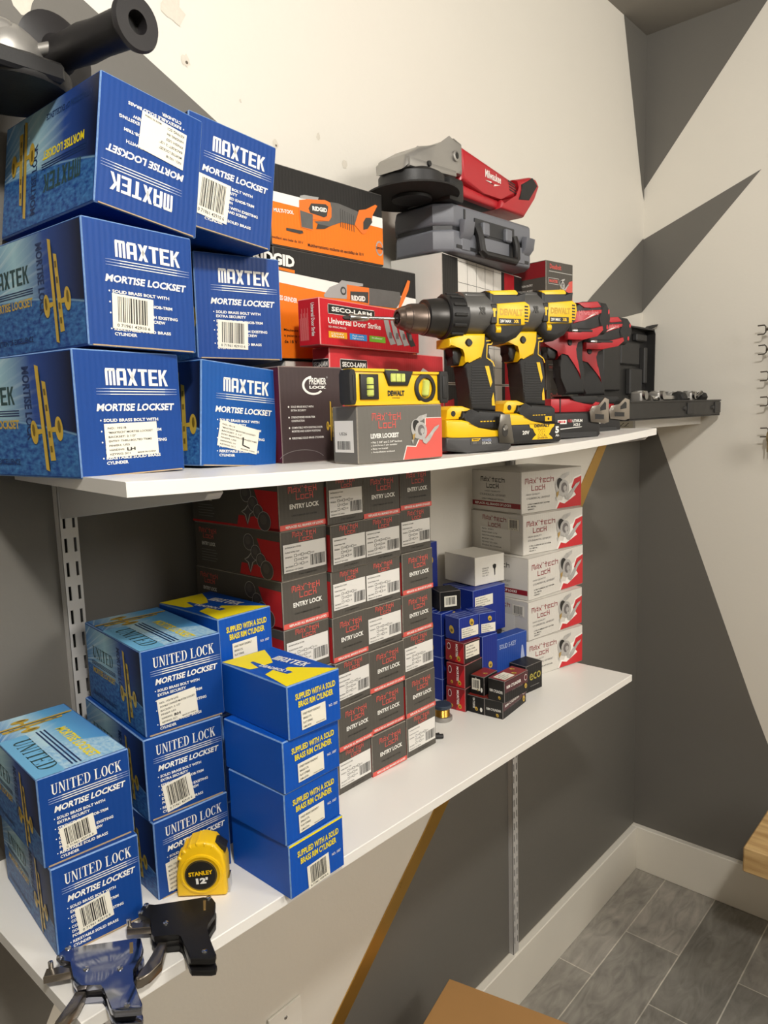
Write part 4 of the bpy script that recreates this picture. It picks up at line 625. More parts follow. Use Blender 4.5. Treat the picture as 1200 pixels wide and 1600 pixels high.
for k, t in enumerate((('SOLID BRASS BOLT WITH', 'EXTRA SECURITY'), ('STRENGTHENED KNOB-TRIM', 'CONSTRUCTION'), ('COMPATIBLE WITH EXISTING DOOR', 'MORTISE AND SCREW POSITIONS'), ('REKEYABLE SOLID BRASS CYLINDER',))):
    m.disc(.125*w, (.585-.108*k)*h, .012*w, WH, f, 2, n=8)
    for j, s in enumerate(t): m.text(s, .16*w, (.575-.108*k-.037*j)*h, len(s)*.0165*w, .021*h, WH, f, 2, .02)
mortise_pic(m, f, .79*w, .43*h, .42*h)
for P in ring(.3*w, .02*h, .36*w, .12*h, .008*w, .006*h, 20, 160, 14): m.poly(P, GREYp, f, 2)
o = m.build('lockset_box', M=place(p)); tag(o, 'dark brown lockset box with white crescent logo beside the lighter blue box', 'box')

ORG = card('carton_orange', '#ee7a1b'); BK2 = card('carton_ink', '#262524'); OR = mat('print_orange', '#e8731c', .45); TG = mat('print_tool_grey', '#5b5a58', .4, var=.2, scale=80); TD = mat('print_tool_dark', '#343332', .4); TL = mat('print_tool_light', '#a2a2a0', .4)
def toolbox(key, x0, x1, y, z0, z1, dep, label):
    w, h = x1-x0, z1-z0; m = MB(); m.box(-w/2, w/2, 0, dep, 0, h, BK2, bev=.0012, edge=mat('carton_ink_edge', '#5a5752', .6)); f = faces(w, dep, h)['front']; T = TR[key]
    P = lambda k: [(min(max(a-x0, .0005), w-.0006), min(max(b-z0, .0006), h)) for a, b in T[k]]
    def txt(s, k, mt, l, bold=.03):
        (ax, az), (bx, bz), (cx, cz) = T[k]; m.text(s, ax-x0, az-z0, math.hypot(bx-ax, bz-az), cz-az, mt, f, l, bold, rot=math.atan2(bz-az, bx-ax))
    def clip_txt(s, k, mt, l, bold=.03):        # starts behind the neighbouring box
        txt(s, k, mt, l, bold)
    for k, mt, l in (('orange', ORG, 1), ('whiteband', WH, 2), ('cage', TL, 3), ('grey', TG, 3.5), ('lever', TD, 3.7), ('head', TG, 3.8), ('or1', OR, 4), ('head', TG, 4.4), ('dark', TD, 5), ('or2', OR, 5), ('hole', TD, 6), ('blade', TD, 4)):
        if k in T: m.poly(P(k), mt, f, l)
    if key == 'R1':
        txt('RIDGID', 'txtR', WH, 6, .05); txt('MULTI-TOOL', 'txtM', WH, 3, .035); txt('Multiherramienta oscilante sin escobillas de 18 V', 'txtS', BKp, 3, .015); txt('oscillant sans balai de 18 V', 'txtF', BKp, 3, .01)
        c = T['life']; m.disc((c[0][0]+c[1][0])/2-x0, c[0][1]-z0, .0085, TL, f, 3, .011); m.disc((c[0][0]+c[1][0])/2-x0, c[0][1]-z0, .0065, OR, f, 4, .0085); m.text('LIFETIME', c[0][0]-x0, c[0][1]-z0-.0016, .0158, .0034, BKp, f, 5, .05)
        a, b = P('grey')[1], P('grey')[3]
        for k in range(7): x = a[0]+.003+.0045*k; m.quad(x, .043-.0004*k, x+.0011, .0685-.0008*k, TD, f, 4)
    else:
        txt('RIDGID', 'txtR', WH, 6, .05); txt('RIDGID', 'logo', WH, 3, .05); m.poly(P('line'), ORG, f, 3); txt('BRUSHLESS GRINDER', 'txtB', WH, 3, .03)
        for k, t in enumerate(("Meuleuse d'angle", 'a palette sans balai', 'de 18 V')): m.text(t, .012, .036-.0075*k, .046*(1, 1.1, .5)[k], .0042, BKp, f, 3, .015)
        q = P('cage'); cx = sum(v[0] for v in q)/len(q); cz = sum(v[1] for v in q)/len(q); m.disc(cx+.002, cz-.003, .006, TD, f, 4); m.disc(cx+.002, cz-.003, .0035, TL, f, 5)
    o = m.build('power_tool_box', M=Matrix.Translation(((x0+x1)/2, y, z0))); return tag(o, label, 'box', 'orange and black power tool boxes')
toolbox('R1', -1.4415, -1.2215, -.10, 1.6558, 1.7605, .085, 'black and orange multi-tool box on top of the other orange box')
toolbox('R2', -1.4405, -1.1446, -.10, 1.510, 1.6550, .085, 'black and orange grinder box under the multi-tool box')
m = MB(); m.box(-1.425, -1.165, -.095, -.015, 1.3785, 1.5085, card('carton_white', '#e4e0d6'), bev=.0012, edge=PALEE); tag(m.build('white_box'), 'plain white box under the orange grinder box', 'box')

# red strike boxes
RED1 = card('carton_scarlet', '#c31f2b'); RED2 = card('carton_coral', '#cf3a40'); REDE = mat('carton_red_edge', '#e08a86', .5)
def badge(m, f, u, v, w, h):
    m.poly([(u+.06*h, v), (u+w-.06*h, v), (u+w, v+.2*h), (u+w, v+.8*h), (u+w-.06*h, v+h), (u+.06*h, v+h), (u, v+.8*h), (u, v+.2*h)], WH, f, 2); k = .05*h
    m.quad(u+k, v+k, u+w-k, v+h-k, BKp, f, 3); m.text('SECO-LARM', u+.07*w, v+.28*h, .86*w, .46*h, WH, f, 4, .03)
p = BX['S1']; w, d, h = p[4:7]; m, F = carton(p, RED1, REDE); f = F['front']; badge(m, f, .07*w, .68*h, .44*w, .21*h); m.text('Universal Door Strike', .07*w, .47*h, .50*w, .13*h, WH, f, 2, .02); m.text('SD-995C-NUQ', .07*w, .38*h, .16*w, .045*h, WH, f, 2, .015)
for k, (c, t) in enumerate((('#e8a51d', ('12/24V', 'Dual')), ('#2f8fd8', ('Fail-safe', 'Fail-secure')), ('#77b82c', ('Indoor',)))):
    m.quad((.07+.19*k)*w, .17*h, (.235+.19*k)*w, .31*h, mat('print_chip_%d' % k, c, .45), f, 2)
    for j, s in enumerate(t): m.text(s, (.095+.19*k)*w, (.245-.055*j)*h, .11*w, .04*h, WH, f, 3, .015)
for k in range(4):
    x = .60+.075*k; c_ = TL if k < 3 else TD; m.poly([(x*w, (.74-.02*k)*h), ((x+.05)*w, (.76-.02*k)*h), ((x+.08)*w, .42*h), ((x+.13)*w, .18*h), ((x+.07)*w, .14*h), ((x+.03)*w, .38*h)], c_, f, 2+.3*k); m.quad((x+.055)*w, .3*h, (x+.085)*w, .44*h, SILD, f, 4)
s = F['left']; m.text('Universal Door Strike', .62*d, .9*h, .7*h, .16*d, WH, s, 2, .02, rot=-math.pi/2)
for k in range(9): m.quad((.1+.045*k)*d, .12*h, (.12+.045*k)*d, (.6+.1*(k % 3))*h, REDE, s, 2)
tag(m.build('door_strike_box', M=place(p)), 'red door strike box with coloured tags, upper of the two red boxes', 'box', 'red door strike boxes')
p = BX['S2']; w, d, h = p[4:7]; m, F = carton(p, RED2, REDE); f = F['front']; badge(m, f, .07*w, .80*h, .2*w, .10*h); m.poly([(.70*w, .78*h), (.75*w, .86*h), (.98*w, .70*h), (.98*w, .55*h), (.7*w, .6*h)], LBL, f, 2); badge(m, F['left'], .02*d, .80*h, .95*d, .10*h)
m.poly([(.985*w, .02*h), (.93*w, .02*h), (.90*w, .3*h), (.985*w, .34*h)], RED1, f, 2)
tag(m.build('door_strike_box', M=place(p)), 'tall red door strike box standing behind the yellow spirit level', 'box', 'red door strike boxes')

# tall white and black closer boxes under the grey tool case
p = BX['C']; w, d = p[4], p[5]; HG = card('carton_off_white', '#e6e2da', .35)
for nm, z0, h, lab in (('low', 0, .098, 'lower white door hardware box with black and red stripes behind the drills'), ('up', .0985, p[6]-.0985, 'upper white door hardware box with grid print under the grey case')):
    m = MB(); m.box(-w/2, w/2, 0, d, 0, h, HG, bev=.0012, edge=PALEE); f = faces(w, d, h)['front']
    for a, c_, cm in ((.0, .165, BK2), (.705, .745, BK2), (.745, .885, RED1), (.885, .998, BK2)): m.quad(a*w, .002, c_*w, h-.002, cm, f, 1)
    for k in range(1, 5): m.quad((.165+.108*k)*w, .002, (.168+.108*k)*w, h-.002, GREYp, f, 1.5)
    v = .03
    while v < h: m.quad(.165*w, v, .705*w, v+.0008, GREYp, f, 1.5); v += .034
    if nm == 'up': m.quad(.055*w, .30*h, .165*w, .47*h, RED1, f, 2); m.text('HAGER', .05*w, .22*h, .10*w, .06*h, WH, f, 2, .02)
    else: m.poly([(.0, .02*h), (.1*w, .02*h), (.1*w, .75*h), (.0, .7*h)], RED1, f, 2); m.text('HAGER', .02*w, .06*h, .1*w, .09*h, WH, f, 3, .02)
    o = m.build('door_hardware_box', M=place(p) @ Matrix.Translation((0, 0, z0))); tag(o, lab, 'box', 'white door hardware boxes')
# grey and red lock boxes behind the red drills
p = BX['D']; w, d, h = p[4:7]; n = 4
for k, nm in enumerate(('lowest', 'second from the bottom', 'third from the bottom', 'topmost')):
    hh = h/n-.0006; m = MB(); m.box(-w/2, w/2, 0, d, 0, hh, ENT, bev=.0009, edge=ENTE); F = faces(w, d, hh); f = F['front']; s = F['left']
    m.text('Deadbolt', .13*w, .82*hh, .42*w, .11*hh, CORAL, f, 2, .02); m.quad(.1*w, .755*hh, .97*w, .765*hh, LBL, f, 2); m.quad(.08*w, .47*hh, .46*w, .61*hh, LBL, f, 2); m.quad(.085*w, .478*hh, .455*w, .602*hh, ENT, f, 2.5); m.text('MAXTEK', .11*w, .505*hh, .32*w, .07*hh, CORAL, f, 3, .04)
    m.poly([(.45*w, .02*hh), (.98*w, .02*hh), (.98*w, .62*hh), (.85*w, .58*hh), (.74*w, .42*hh), (.55*w, .3*hh)], CORAL, f, 2); lever_pic(m, f, .5*w, .35*hh, .3*w)
    for j in range(5): m.quad(.6*w, (.08+.05*j)*hh, (.85+.02*(j % 2))*w, (.095+.05*j)*hh, WH, f, 7)
    m.quad(.02*d, .62*hh, .98*d, .98*hh, DRED, s, 1)
    for j in range(3): m.text(('FUNCTION: ENTRY', 'FINISH: US26D', 'BACKSET: 2 3/4'), .1*d, 0, 1, 1, WH, s) if False else m.text(('FUNCTION ENTRY', 'ALL METAL BODY', 'EASY TO FIT')[j], .12*d, (.45-.13*j)*hh, .5*d, .05*hh, WH, s, 2, .015)
    o = m.build('lever_lock_box', M=place(p) @ Matrix.Translation(((-.002 if k % 2 else .001), 0, k*h/n))); tag(o, 'grey red lever lock box, %s of the stack behind the red drills' % nm, 'box', 'grey and red lock boxes behind the drills')

# ------------------------------------------------ small cylinder boxes between the grey columns and the pale stack
def small(key, base, edge, name, label, group, paint=None, stick=None):
    p = BX[key]; w, d, h = p[4:7]; m, F = carton(p, base, edge, .0007)
    if paint: paint(m, F, w, d, h)
    o = m.build(name, M=place(p)); tag(o, label, 'box', group)
    if stick:
        fc, u0, v0, u1, v1, kind = stick; W, H = {'front': (w, h), 'left': (d, h), 'top': (w, d), 'right': (d, h)}[fc]
        q = MB(); g = F[fc] @ Matrix.Translation((u0*W, v0*H, .0005)); a, b_ = (u1-u0)*W, (v1-v0)*H; q.box(0, a, 0, b_, 0, .0002, STK, g); g = g @ Matrix.Translation((0, 0, .0002))
        if kind == 'bar': q.barcode(.12*a, .18*b_, .88*a, .9*b_, BKp, g, 1, 5)
        else:
            for k in range(4): q.text(('NO. 1009-SC1', 'MORTISE CYLINDER', 'FINISH US3', 'MADE IN CHINA')[k], .06*a, (.76-.22*k)*b_, (.5+.13*(k % 3))*a, .10*b_, BKp, g, 1, .01)
        q.build('product_label', o)
    return o
MAR = card('carton_maroon', '#5f1420', .35); MARE = mat('carton_maroon_edge', '#9a6a66', .5); NB = card('carton_navy_blue', '#1a2f86', .35); NBE = mat('carton_navy_edge', '#6f80b8', .5); BKE = mat('carton_black_edge', '#77706c', .5)
def gold_oval(m, f, u, v, r): m.disc(u, v, r, GOLDp, f, 3, r*1.3, 16, .4); m.disc(u, v-.25*r, r*.55, GOLDd, f, 4, r*.5)
def p_mort(m, F, w, d, h):
    s = F['left']; m.quad(.02*d, .03*h, .98*d, .97*h, mat('print_maroon_red', '#8a1a22', .4), s, 1); m.poly([(.5*d, .03*h), (.98*d, .03*h), (.98*d, .9*h), (.8*d, .6*h)], REDp, s, 1.5)
    m.disc(.2*d, .72*h, .09*d, WH, s, 2, .16*h); m.disc(.2*d, .72*h, .075*d, MAR, s, 3, .13*h); m.text('MORTISE', .56*d, .9*h, .62*h, .12*d, WH, s, 2, .03, rot=-math.pi/2); gold_oval(m, s, .72*d, .22*h, .09*d); gold_oval(m, s, .3*d, .2*h, .06*d)
    m.quad(.03*w, .03*h, .97*w, .97*h, BKp, F['front'], 1)
def p_blue(m, F, w, d, h):
    s, f, t = F['left'], F['front'], F['top']; gold_oval(m, s, .48*d, .45*h, .16*d); gold_oval(m, f, .62*w, .72*h, .11*w)
    for k in range(3): m.quad(.06*w, (.2+.25*k)*d, .9*w, (.24+.25*k)*d, LILAC, t, 2)
def p_rim(m, F, w, d, h):
    s, f, t = F['left'], F['front'], F['top']; m.quad(.02*w, .45*h, .98*w, .97*h, mat('print_maroon_dark', '#4a1420', .4), f, 1); m.text('RIM CYLINDER', .08*w, .62*h, .6*w, .14*h, WH, f, 2, .03); m.text('5 PIN TUMBLER', .3*w, .42*h, .45*w, .06*h, GREYp, f, 2); m.disc(.88*w, .72*h, .06*w, WH, f, 2, .15*h); m.disc(.88*w, .72*h, .05*w, MAR, f, 3, .12*h); gold_oval(m, f, .88*w, .32*h, .05*w)
    m.quad(.02*d, .02*h, .98*d, .98*h, BKp, s, 1); m.text('RIM CYLINDER', .1*d, .4*h, .8*d, .13*h, WH, s, 2, .02); gold_oval(m, s, .7*d, .2*h, .07*d)
    m.quad(.02*w, .02*d, .98*w, .98*d, mat('print_red_gold', '#8c2a22', .4, var=.3), t, 1); gold_oval(m, t, .6*w, .3*d, .05*w); gold_oval(m, t, .8*w, .7*d, .05*w)
def p_blk(m, F, w, d, h):
    s, t = F['left'], F['top']; m.text('RIM CYLINDER', .35*d, .9*h, .6*h, .12*d, WH, s, 2, .02, rot=-math.pi/2); gold_oval(m, s, .55*d, .3*h, .08*d); m.disc(.82*d, .3*h, .07*d, WH, s, 2, .13*h); m.quad(.03*w, .03*d, .97*w, .97*d, mat('print_red_gold', '#8c2a22', .4), t, 1); gold_oval(m, t, .4*w, .3*d, .07*w)
def p_key(m, F, w, d, h):
    f = F['front']; m.disc(.66*w, .60*h, .06*w, BKp, f, 2, .06*h); m.poly([(.60*w, .56*h), (.72*w, .56*h), (.685*w, .48*h), (.68*w, .28*h), (.655*w, .25*h), (.645*w, .48*h)], BKp, f, 2)
    for k in range(4): m.text(('KEYBLANK', 'BRASS', '50 PCS', 'NO. SC1')[k], .25*w, (.54-.085*k)*h, (.22-.03*(k % 2))*w, .045*h, BKp, f, 2)
def p_sch(m, F, w, d, h):
    f, t = F['front'], F['top']; m.text('SOLID 5-KEY', .08*w, .80*h, .55*w, .09*h, LILAC, f, 2, .02); m.poly([(.45*w, .2*h), (.52*w, .45*h), (.56*w, .45*h), (.66*w, .18*h), (.58*w, .25*h), (.5*w, .22*h)], LILAC, f, 2); m.poly([(.75*w, .3*h), (.82*w, .75*h), (.86*w, .75*h), (.98*w, .28*h), (.88*w, .4*h)], LILAC, f, 2)
def p_eco(m, F, w, d, h):
    f = F['front']; m.text('eco', .2*w, .42*h, .7*w, .26*h, mat('print_olive', '#a79a3c', .4), f, 2, .01); m.quad(.25*w, .2*h, .8*w, .22*h, GREYp, f, 2)
BX['blkup'][4] = .044; BX['rimlow'][5] = .0335
G1 = 'small cylinder boxes piled on the lower shelf'
small('rimlow', BLKcard, BKE, 'cylinder_box', 'black and maroon rim cylinder box at the front of the small pile, lower one', G1, p_rim)
small('rimup', BLKcard, BKE, 'cylinder_box', 'black and maroon rim cylinder box with label on its lid, upper one', G1, p_rim, ('top', .08, .1, .5, .8, 'txt'))
small('blklow', BLKcard, BKE, 'cylinder_box', 'black rim cylinder box under the barcoded one, left of the front pair', G1, p_blk)
small('blkup', BLKcard, BKE, 'cylinder_box', 'black cylinder box with barcode on its side, left of the front pair', G1, p_blk, ('left', .12, .25, .72, .85, 'bar'))
small('mort3', MAR, MARE, 'cylinder_box', 'maroon mortise cylinder box standing on the shelf by the wire spool', G1, p_mort)
small('mort2', MAR, MARE, 'cylinder_box', 'maroon mortise cylinder box in the middle of its stack', G1, p_mort)
small('mort1', MAR, MARE, 'cylinder_box', 'maroon cylinder box with white label directly under the small blue boxes', G1, p_mort, ('front', .08, .25, .92, .92, 'txt'))
small('blu1', NB, NBE, 'cylinder_box', 'small navy blue cylinder box with label, left of the two on top', G1, p_blue, ('front', .1, .12, .95, .55, 'txt'))
small('blu2', NB, NBE, 'cylinder_box', 'small navy blue cylinder box with label, right of the two on top', G1, p_blue, ('front', .1, .08, .95, .5, 'txt'))
small('blumid', NB, NBE, 'cylinder_box', 'navy blue box with gold emblem right of the maroon boxes', G1, lambda m, F, w, d, h: gold_oval(m, F['front'], .5*w, .55*h, .13*w))
small('schl', card('carton_blue_satin', '#24489a', .4), NBE, 'cylinder_box', 'blue box with pale drawing of keys beside the pale grey stack', G1, p_sch)
small('eco', BLKcard, BKE, 'cylinder_box', 'black box with olive lettering at the right of the small pile', G1, p_eco)
small('blubig', NB, NBE, 'cylinder_box', 'large navy blue box under the plain white key box', G1, None, ('front', .05, .62, .6, .85, 'txt'))
small('blk', BLKcard, BKE, 'cylinder_box', 'small black box with barcode left of the large blue box', G1, None, ('front', .2, .2, .8, .75, 'bar'))
small('K', card('carton_white', '#e4e0d6'), PALEE, 'key_blank_box', 'plain white box with a small black key printed on it', None, p_key)
for k, (key, lab) in enumerate(HID): small(key, NB, NBE, 'cylinder_box', lab, G1, p_blue)
# ================================================================== tools
DY = mat('tool_yellow', '#f0c010', .38, var=.04, scale=60); DK = mat('tool_black', '#1d1c1c', .5, var=.1, scale=80, bump=.05, bscale=400); RUB = mat('rubber_black', '#252423', .7, var=.1, scale=80)
GUN = mat('gearbox_grey', '#6b6a68', .38, .5, var=.12, scale=50); CHK = mat('chuck_steel', '#7d6f66', .34, .9, var=.25, scale=40); STL = mat('bright_steel', '#c9c8c6', .2, 1, var=.05); DST = mat('dark_steel', '#4a4846', .35, .8)
TRED = mat('tool_red', '#b3222b', .38, var=.05, scale=60); NICK = mat('nickel_hook', '#9b938a', .3, .9, var=.08); CASEG = mat('case_grey', '#6f7178', .5, var=.04, scale=40, bump=.06, bscale=300); CASED = mat('case_dark', '#2b2c2f', .5); ALU = mat('cast_aluminium', '#a3a09b', .42, .6, var=.08, scale=40)
def pr(m, P, n0, n1, mt, bev=.002, seg=2): m.prism([tuple(p) for p in P], n0, n1, mt, None, bev, seg)
AX = lambda u, v: Matrix.Translation((u, v, 0))          # lathe axis runs along local u

def wide(P, k):      # widen a traced outline about its middle
    cx = sum(p[0] for p in P)/len(P); cy = sum(p[1] for p in P)/len(P); return [(cx+(p[0]-cx)*k, cy+(p[1]-cy)*k) for p in P]
def yellow_drill(M, label, pack, bit=True, clip=True):
    T = TR['drill']; root = empty('cordless_drill', M); tag(root, label, 'drill', 'yellow cordless drills'); va = .186
    m = MB()
    pr(m, T['body'], -.028, .028, DK, .010, 4); o = m.build('motor_housing', root)
    m = MB(); pr(m, T['yellowtop'], -.024, .0275, DY, .004); o = m.build('top_shell', root)
    m = MB(); pr(m, T['panel'], .020, .0305, DY, .003); f = Matrix.Translation((0, 0, .0305))
    m.text('DEWALT', .056, .1895, .044, .0095, mat('print_dull_yellow', '#c79c10', .4), f, 1, .05); m.quad(.054, .1775, .0965, .1855, BKp, f, 1); m.text('20V MAX', .0565, .1795, .021, .0042, WH, f, 2, .03); m.text('XR', .082, .1795, .0105, .0045, DY, f, 2, .05)
    for k in range(6): m.poly([(.1035, .1795+.0045*k), (.1105, .1795+.0045*k), (.1105, .1815+.0045*k), (.1035, .182+.0045*k)], BKp, f, 1)
    m.build('side_panel', root)
    m = MB(); m.lathe([(-.004, .024), (-.002, .030), (.020, .0305), (.040, .031), (.052, .030)], GUN, AX(0, .194), 32); m.box(-.001, .050, .205, .2225, -.020, .020, GUN, bev=.006, seg=3)
    m.box(.040, .0515, .178, .205, .024, .0305, DK, bev=.001); f = Matrix.Translation((0, 0, .0307)); m.poly([(.044, .187), (.0475, .187), (.0475, .195), (.0495, .1955), (.0495, .199), (.0425, .199), (.0425, .196), (.044, .195)], DY, f, 1); f = Matrix.Translation((0, 0, .0312)); m.text('XR', .018, .190, .012, .010, mat('print_dark_grey', '#45433f', .5), f, 1, .05)
    m.build('gearbox', root)
    m = MB(); m.lathe([(-.031, .0285), (-.029, .031), (.001, .0315), (.004, .028)], DK, AX(0, .1885), 36)
    for k in range(14):
        a = 2*math.pi*k/14; m.box(-.026, -.004, -.0022, .0022, .0305, .0335, RUB, AX(0, .1885) @ Matrix.Rotation(a, 4, 'X'), bev=.0008)
    f = None
    m.build('clutch_ring', root)
    m = MB(); m.lathe([(-.064, .021), (-.062, .0245), (-.052, .0255), (-.034, .0275), (-.030, .0265)], DST, AX(0, .187), 36); m.build('chuck_collar', root)
    m = MB(); m.lathe([(-.104, .0085), (-.1075, .0090), (-.1078, .0115), (-.1055, .0132), (-.1000, .0152), (-.0995, .0158), (-.0900, .0182), (-.0895, .0190), (-.0840, .0202), (-.0660, .0208), (-.0655, .0218), (-.0630, .0218)], CHK, AX(0, .185), 36); m.lathe([(-.1045, .006), (-.1075, .0062)], BKp, AX(0, .185), 12); m.build('chuck', root)
    m = MB(); pr(m, T['yhandle'], -.019, .019, DY, .005, 3); m.disc(.006, .152, .007, BKp, Matrix.Translation((0, 0, .0191)), 1, .0045); m.lathe([(-.0005, .006), (.0025, .0045)], DK, Matrix.Translation((.006, .152, .019)) @ Matrix.Rotation(-math.pi/2, 4, 'Y'), 16); m.lathe([(-.002, .0062), (.007, .0062)], DY, Matrix.Translation((.052, .170, .024)), 14); m.build('handle_shell', root)
    m = MB(); pr(m, T['handle'], -.0175, .0175, RUB, .008, 4)
    for k in range(15): m.box(.010+.0001*k, .0465+.0004*k, .066+.0037*k, .0674+.0037*k, .0168, .0181, DK)
    g = Matrix.Translation((0, 0, .0178)); m.poly([tuple(p) for p in T['yslot1']], DY, g, 2); m.poly([tuple(p) for p in T['yslot2']], DY, g, 2)
    L_ = T['yline']
    for a, b_ in zip(L_[:-1], L_[1:]):
        dx, dy = b_[0]-a[0], b_[1]-a[1]; n_ = math.hypot(dx, dy) or 1; ox, oy = -dy/n_*.0008, dx/n_*.0008; m.poly([(a[0]-ox, a[1]-oy), (b_[0]-ox, b_[1]-oy), (b_[0]+ox, b_[1]+oy), (a[0]+ox, a[1]+oy)], DY, g, 2)
    m.build('grip', root)
    m = MB(); pr(m, T['trigger'], -.010, .010, DK, .004, 3); m.build('trigger', root)
    m = MB(); pr(m, T['foot'], -.026, .0265, DK, .004, 3); g = Matrix.Translation((0, 0, .0267))
    for k in range(5): m.quad(.020+.006*k, .040, .024+.006*k, .0413, DY, g, 1)
    if not clip: m.quad(.047, .031, .062, .0385, DY, g, 1); m.disc(.0545, .0347, .002, BKp, g, 2)
    ft = m.build('foot', root)
    m = MB(); pr(m, T['footy'], -.022, .022, DY, .003); m.lathe([(0, .004), (.0006, .004)], BKp, Matrix.Translation((-.0265, .053, .022)) @ Matrix.Rotation(-math.pi/2, 4, 'Y'), 14); m.build('latch', ft)
    m = MB()
    pr(m, T['battY'], -.031, .031, DY, .004, 3)
    g = Matrix.Translation((0, 0, .0333))
    if pack == 'slim':
        pr(m, T['batt'], -.033, .033, mat('pack_charcoal', '#3d3c3c', .45, var=.1), .004, 3)
        m.poly([(-.003, .0085), (.044, .0085), (.044, .0155), (.012, .0175), (-.003, .0175)], mat('pack_plate', '#4b4a4a', .4), g, 1); m.poly([(-.001, .0135), (.011, .0135), (.0155, .0172), (-.001, .0172)], DY, g, 2); m.text('DEWALT', .0005, .0144, .011, .0022, BKp, g, 3, .05); m.text('20V', .0005, .0095, .0075, .003, GREYp, g, 3, .02); m.text('POWER', .018, .0125, .017, .0034, LILAC, g, 3, .0); m.text('STACK', .018, .0083, .017, .0034, WH, g, 3, .01)
    else:
        P = [(-.046, .030), (.078, .028), (.080, .002), (.075, -.001), (-.040, -.001), (-.047, .004)]
        pr(m, P, -.033, .033, DK, .005, 3); m.poly([(.006, .0275), (.062, .0265), (.060, .0225), (.056, .0205), (.052, .0145), (.049, .0115), (.056, .0070), (.058, .0045), (.012, .0045), (.015, .0075), (.021, .0115), (.018, .0145), (.014, .0205), (.008, .0225)], DY, g, 1)
        m.text('DEWALT', .017, .0225, .034, .0045, BKp, g, 3, .05); m.text('XR', .024, .0085, .021, .0115, BKp, g, 2, .08); m.text('XR', .0245, .009, .020, .0105, DY, g, 3, .05); m.text('LITHIUM ION', .024, .0055, .022, .0018, BKp, g, 3, .03); m.text('20V', -.009, .0125, .015, .0058, WH, g, 3, .03); m.text('5', .063, .0125, .0085, .0105, WH, g, 3, .05); m.text('Ah', .0635, .0075, .008, .0035, WH, g, 3, .02)
        m.quad(-.044, .0275, .006, .0295, DY, g, .5)
    m.build('battery_pack', root)
    if clip:
        m = MB(); c = .0335; m.prism([(.052, .0505), (.0705, .0498), (.078, .0075), (.0495, .0095), (.0475, .030), (.050, .034)], c, c+.0018, mat('clip_steel', '#77736c', .3, .9, var=.15, scale=60), None, .0006); m.prism([(.050, .046), (.056, .046), (.056, .036), (.050, .036)], .026, c+.001, DST); g = Matrix.Translation((0, 0, c+.002)); m.disc(.0605, .026, .0055, DST, g, 1, .0085); m.lathe([(0, .005), (.002, .0035)], STL, g @ Matrix.Translation((.061, .031, 0)) @ Matrix.Rotation(-math.pi/2, 4, 'Y'), 16); m.build('belt_clip', root)
    if bit:
        b_ = empty('driver_bit', M); tag(b_, 'steel screwdriver bit in a magnetic holder, gripped in the drill chuck', 'drill bit')
        m = MB(); m.lathe([(-.157, .0022), (-.108, .0022)], STL, AX(0, .1842), 12); m.lathe([(-.186, .0040), (-.185, .0047), (-.160, .0047), (-.156, .0036)], STL, AX(0, .1835), 18); m.build('bit_holder', b_)
        m = MB(); m.lathe([(-.1965, .0010), (-.194, .0028), (-.186, .0032)], DST, AX(0, .1832), 6); m.build('bit_tip', b_)
    return root
DRP = [(-1.2687, -.285, -22, .866, .952), (-1.0982, -.265, -22, .877, 1.033)]
def pose(x, y, a, su, sv, dv=.0028): return Matrix.Translation((x, y, zu(x)+.0008)) @ Matrix.Rotation(math.radians(a), 4, 'Z') @ FR((0, 0, dv*sv), (1, 0, 0), (0, 0, 1)) @ Matrix.Translation((0, 0, -.02)) @ Matrix.Diagonal((su, sv, sv, 1))
yellow_drill(pose(*DRP[0]), 'yellow and black cordless drill with slim battery, nearest the spirit level', 'slim')
yellow_drill(pose(*DRP[1]), 'yellow and black cordless drill with tall battery, second in the row', 'xr', bit=False, clip=False)

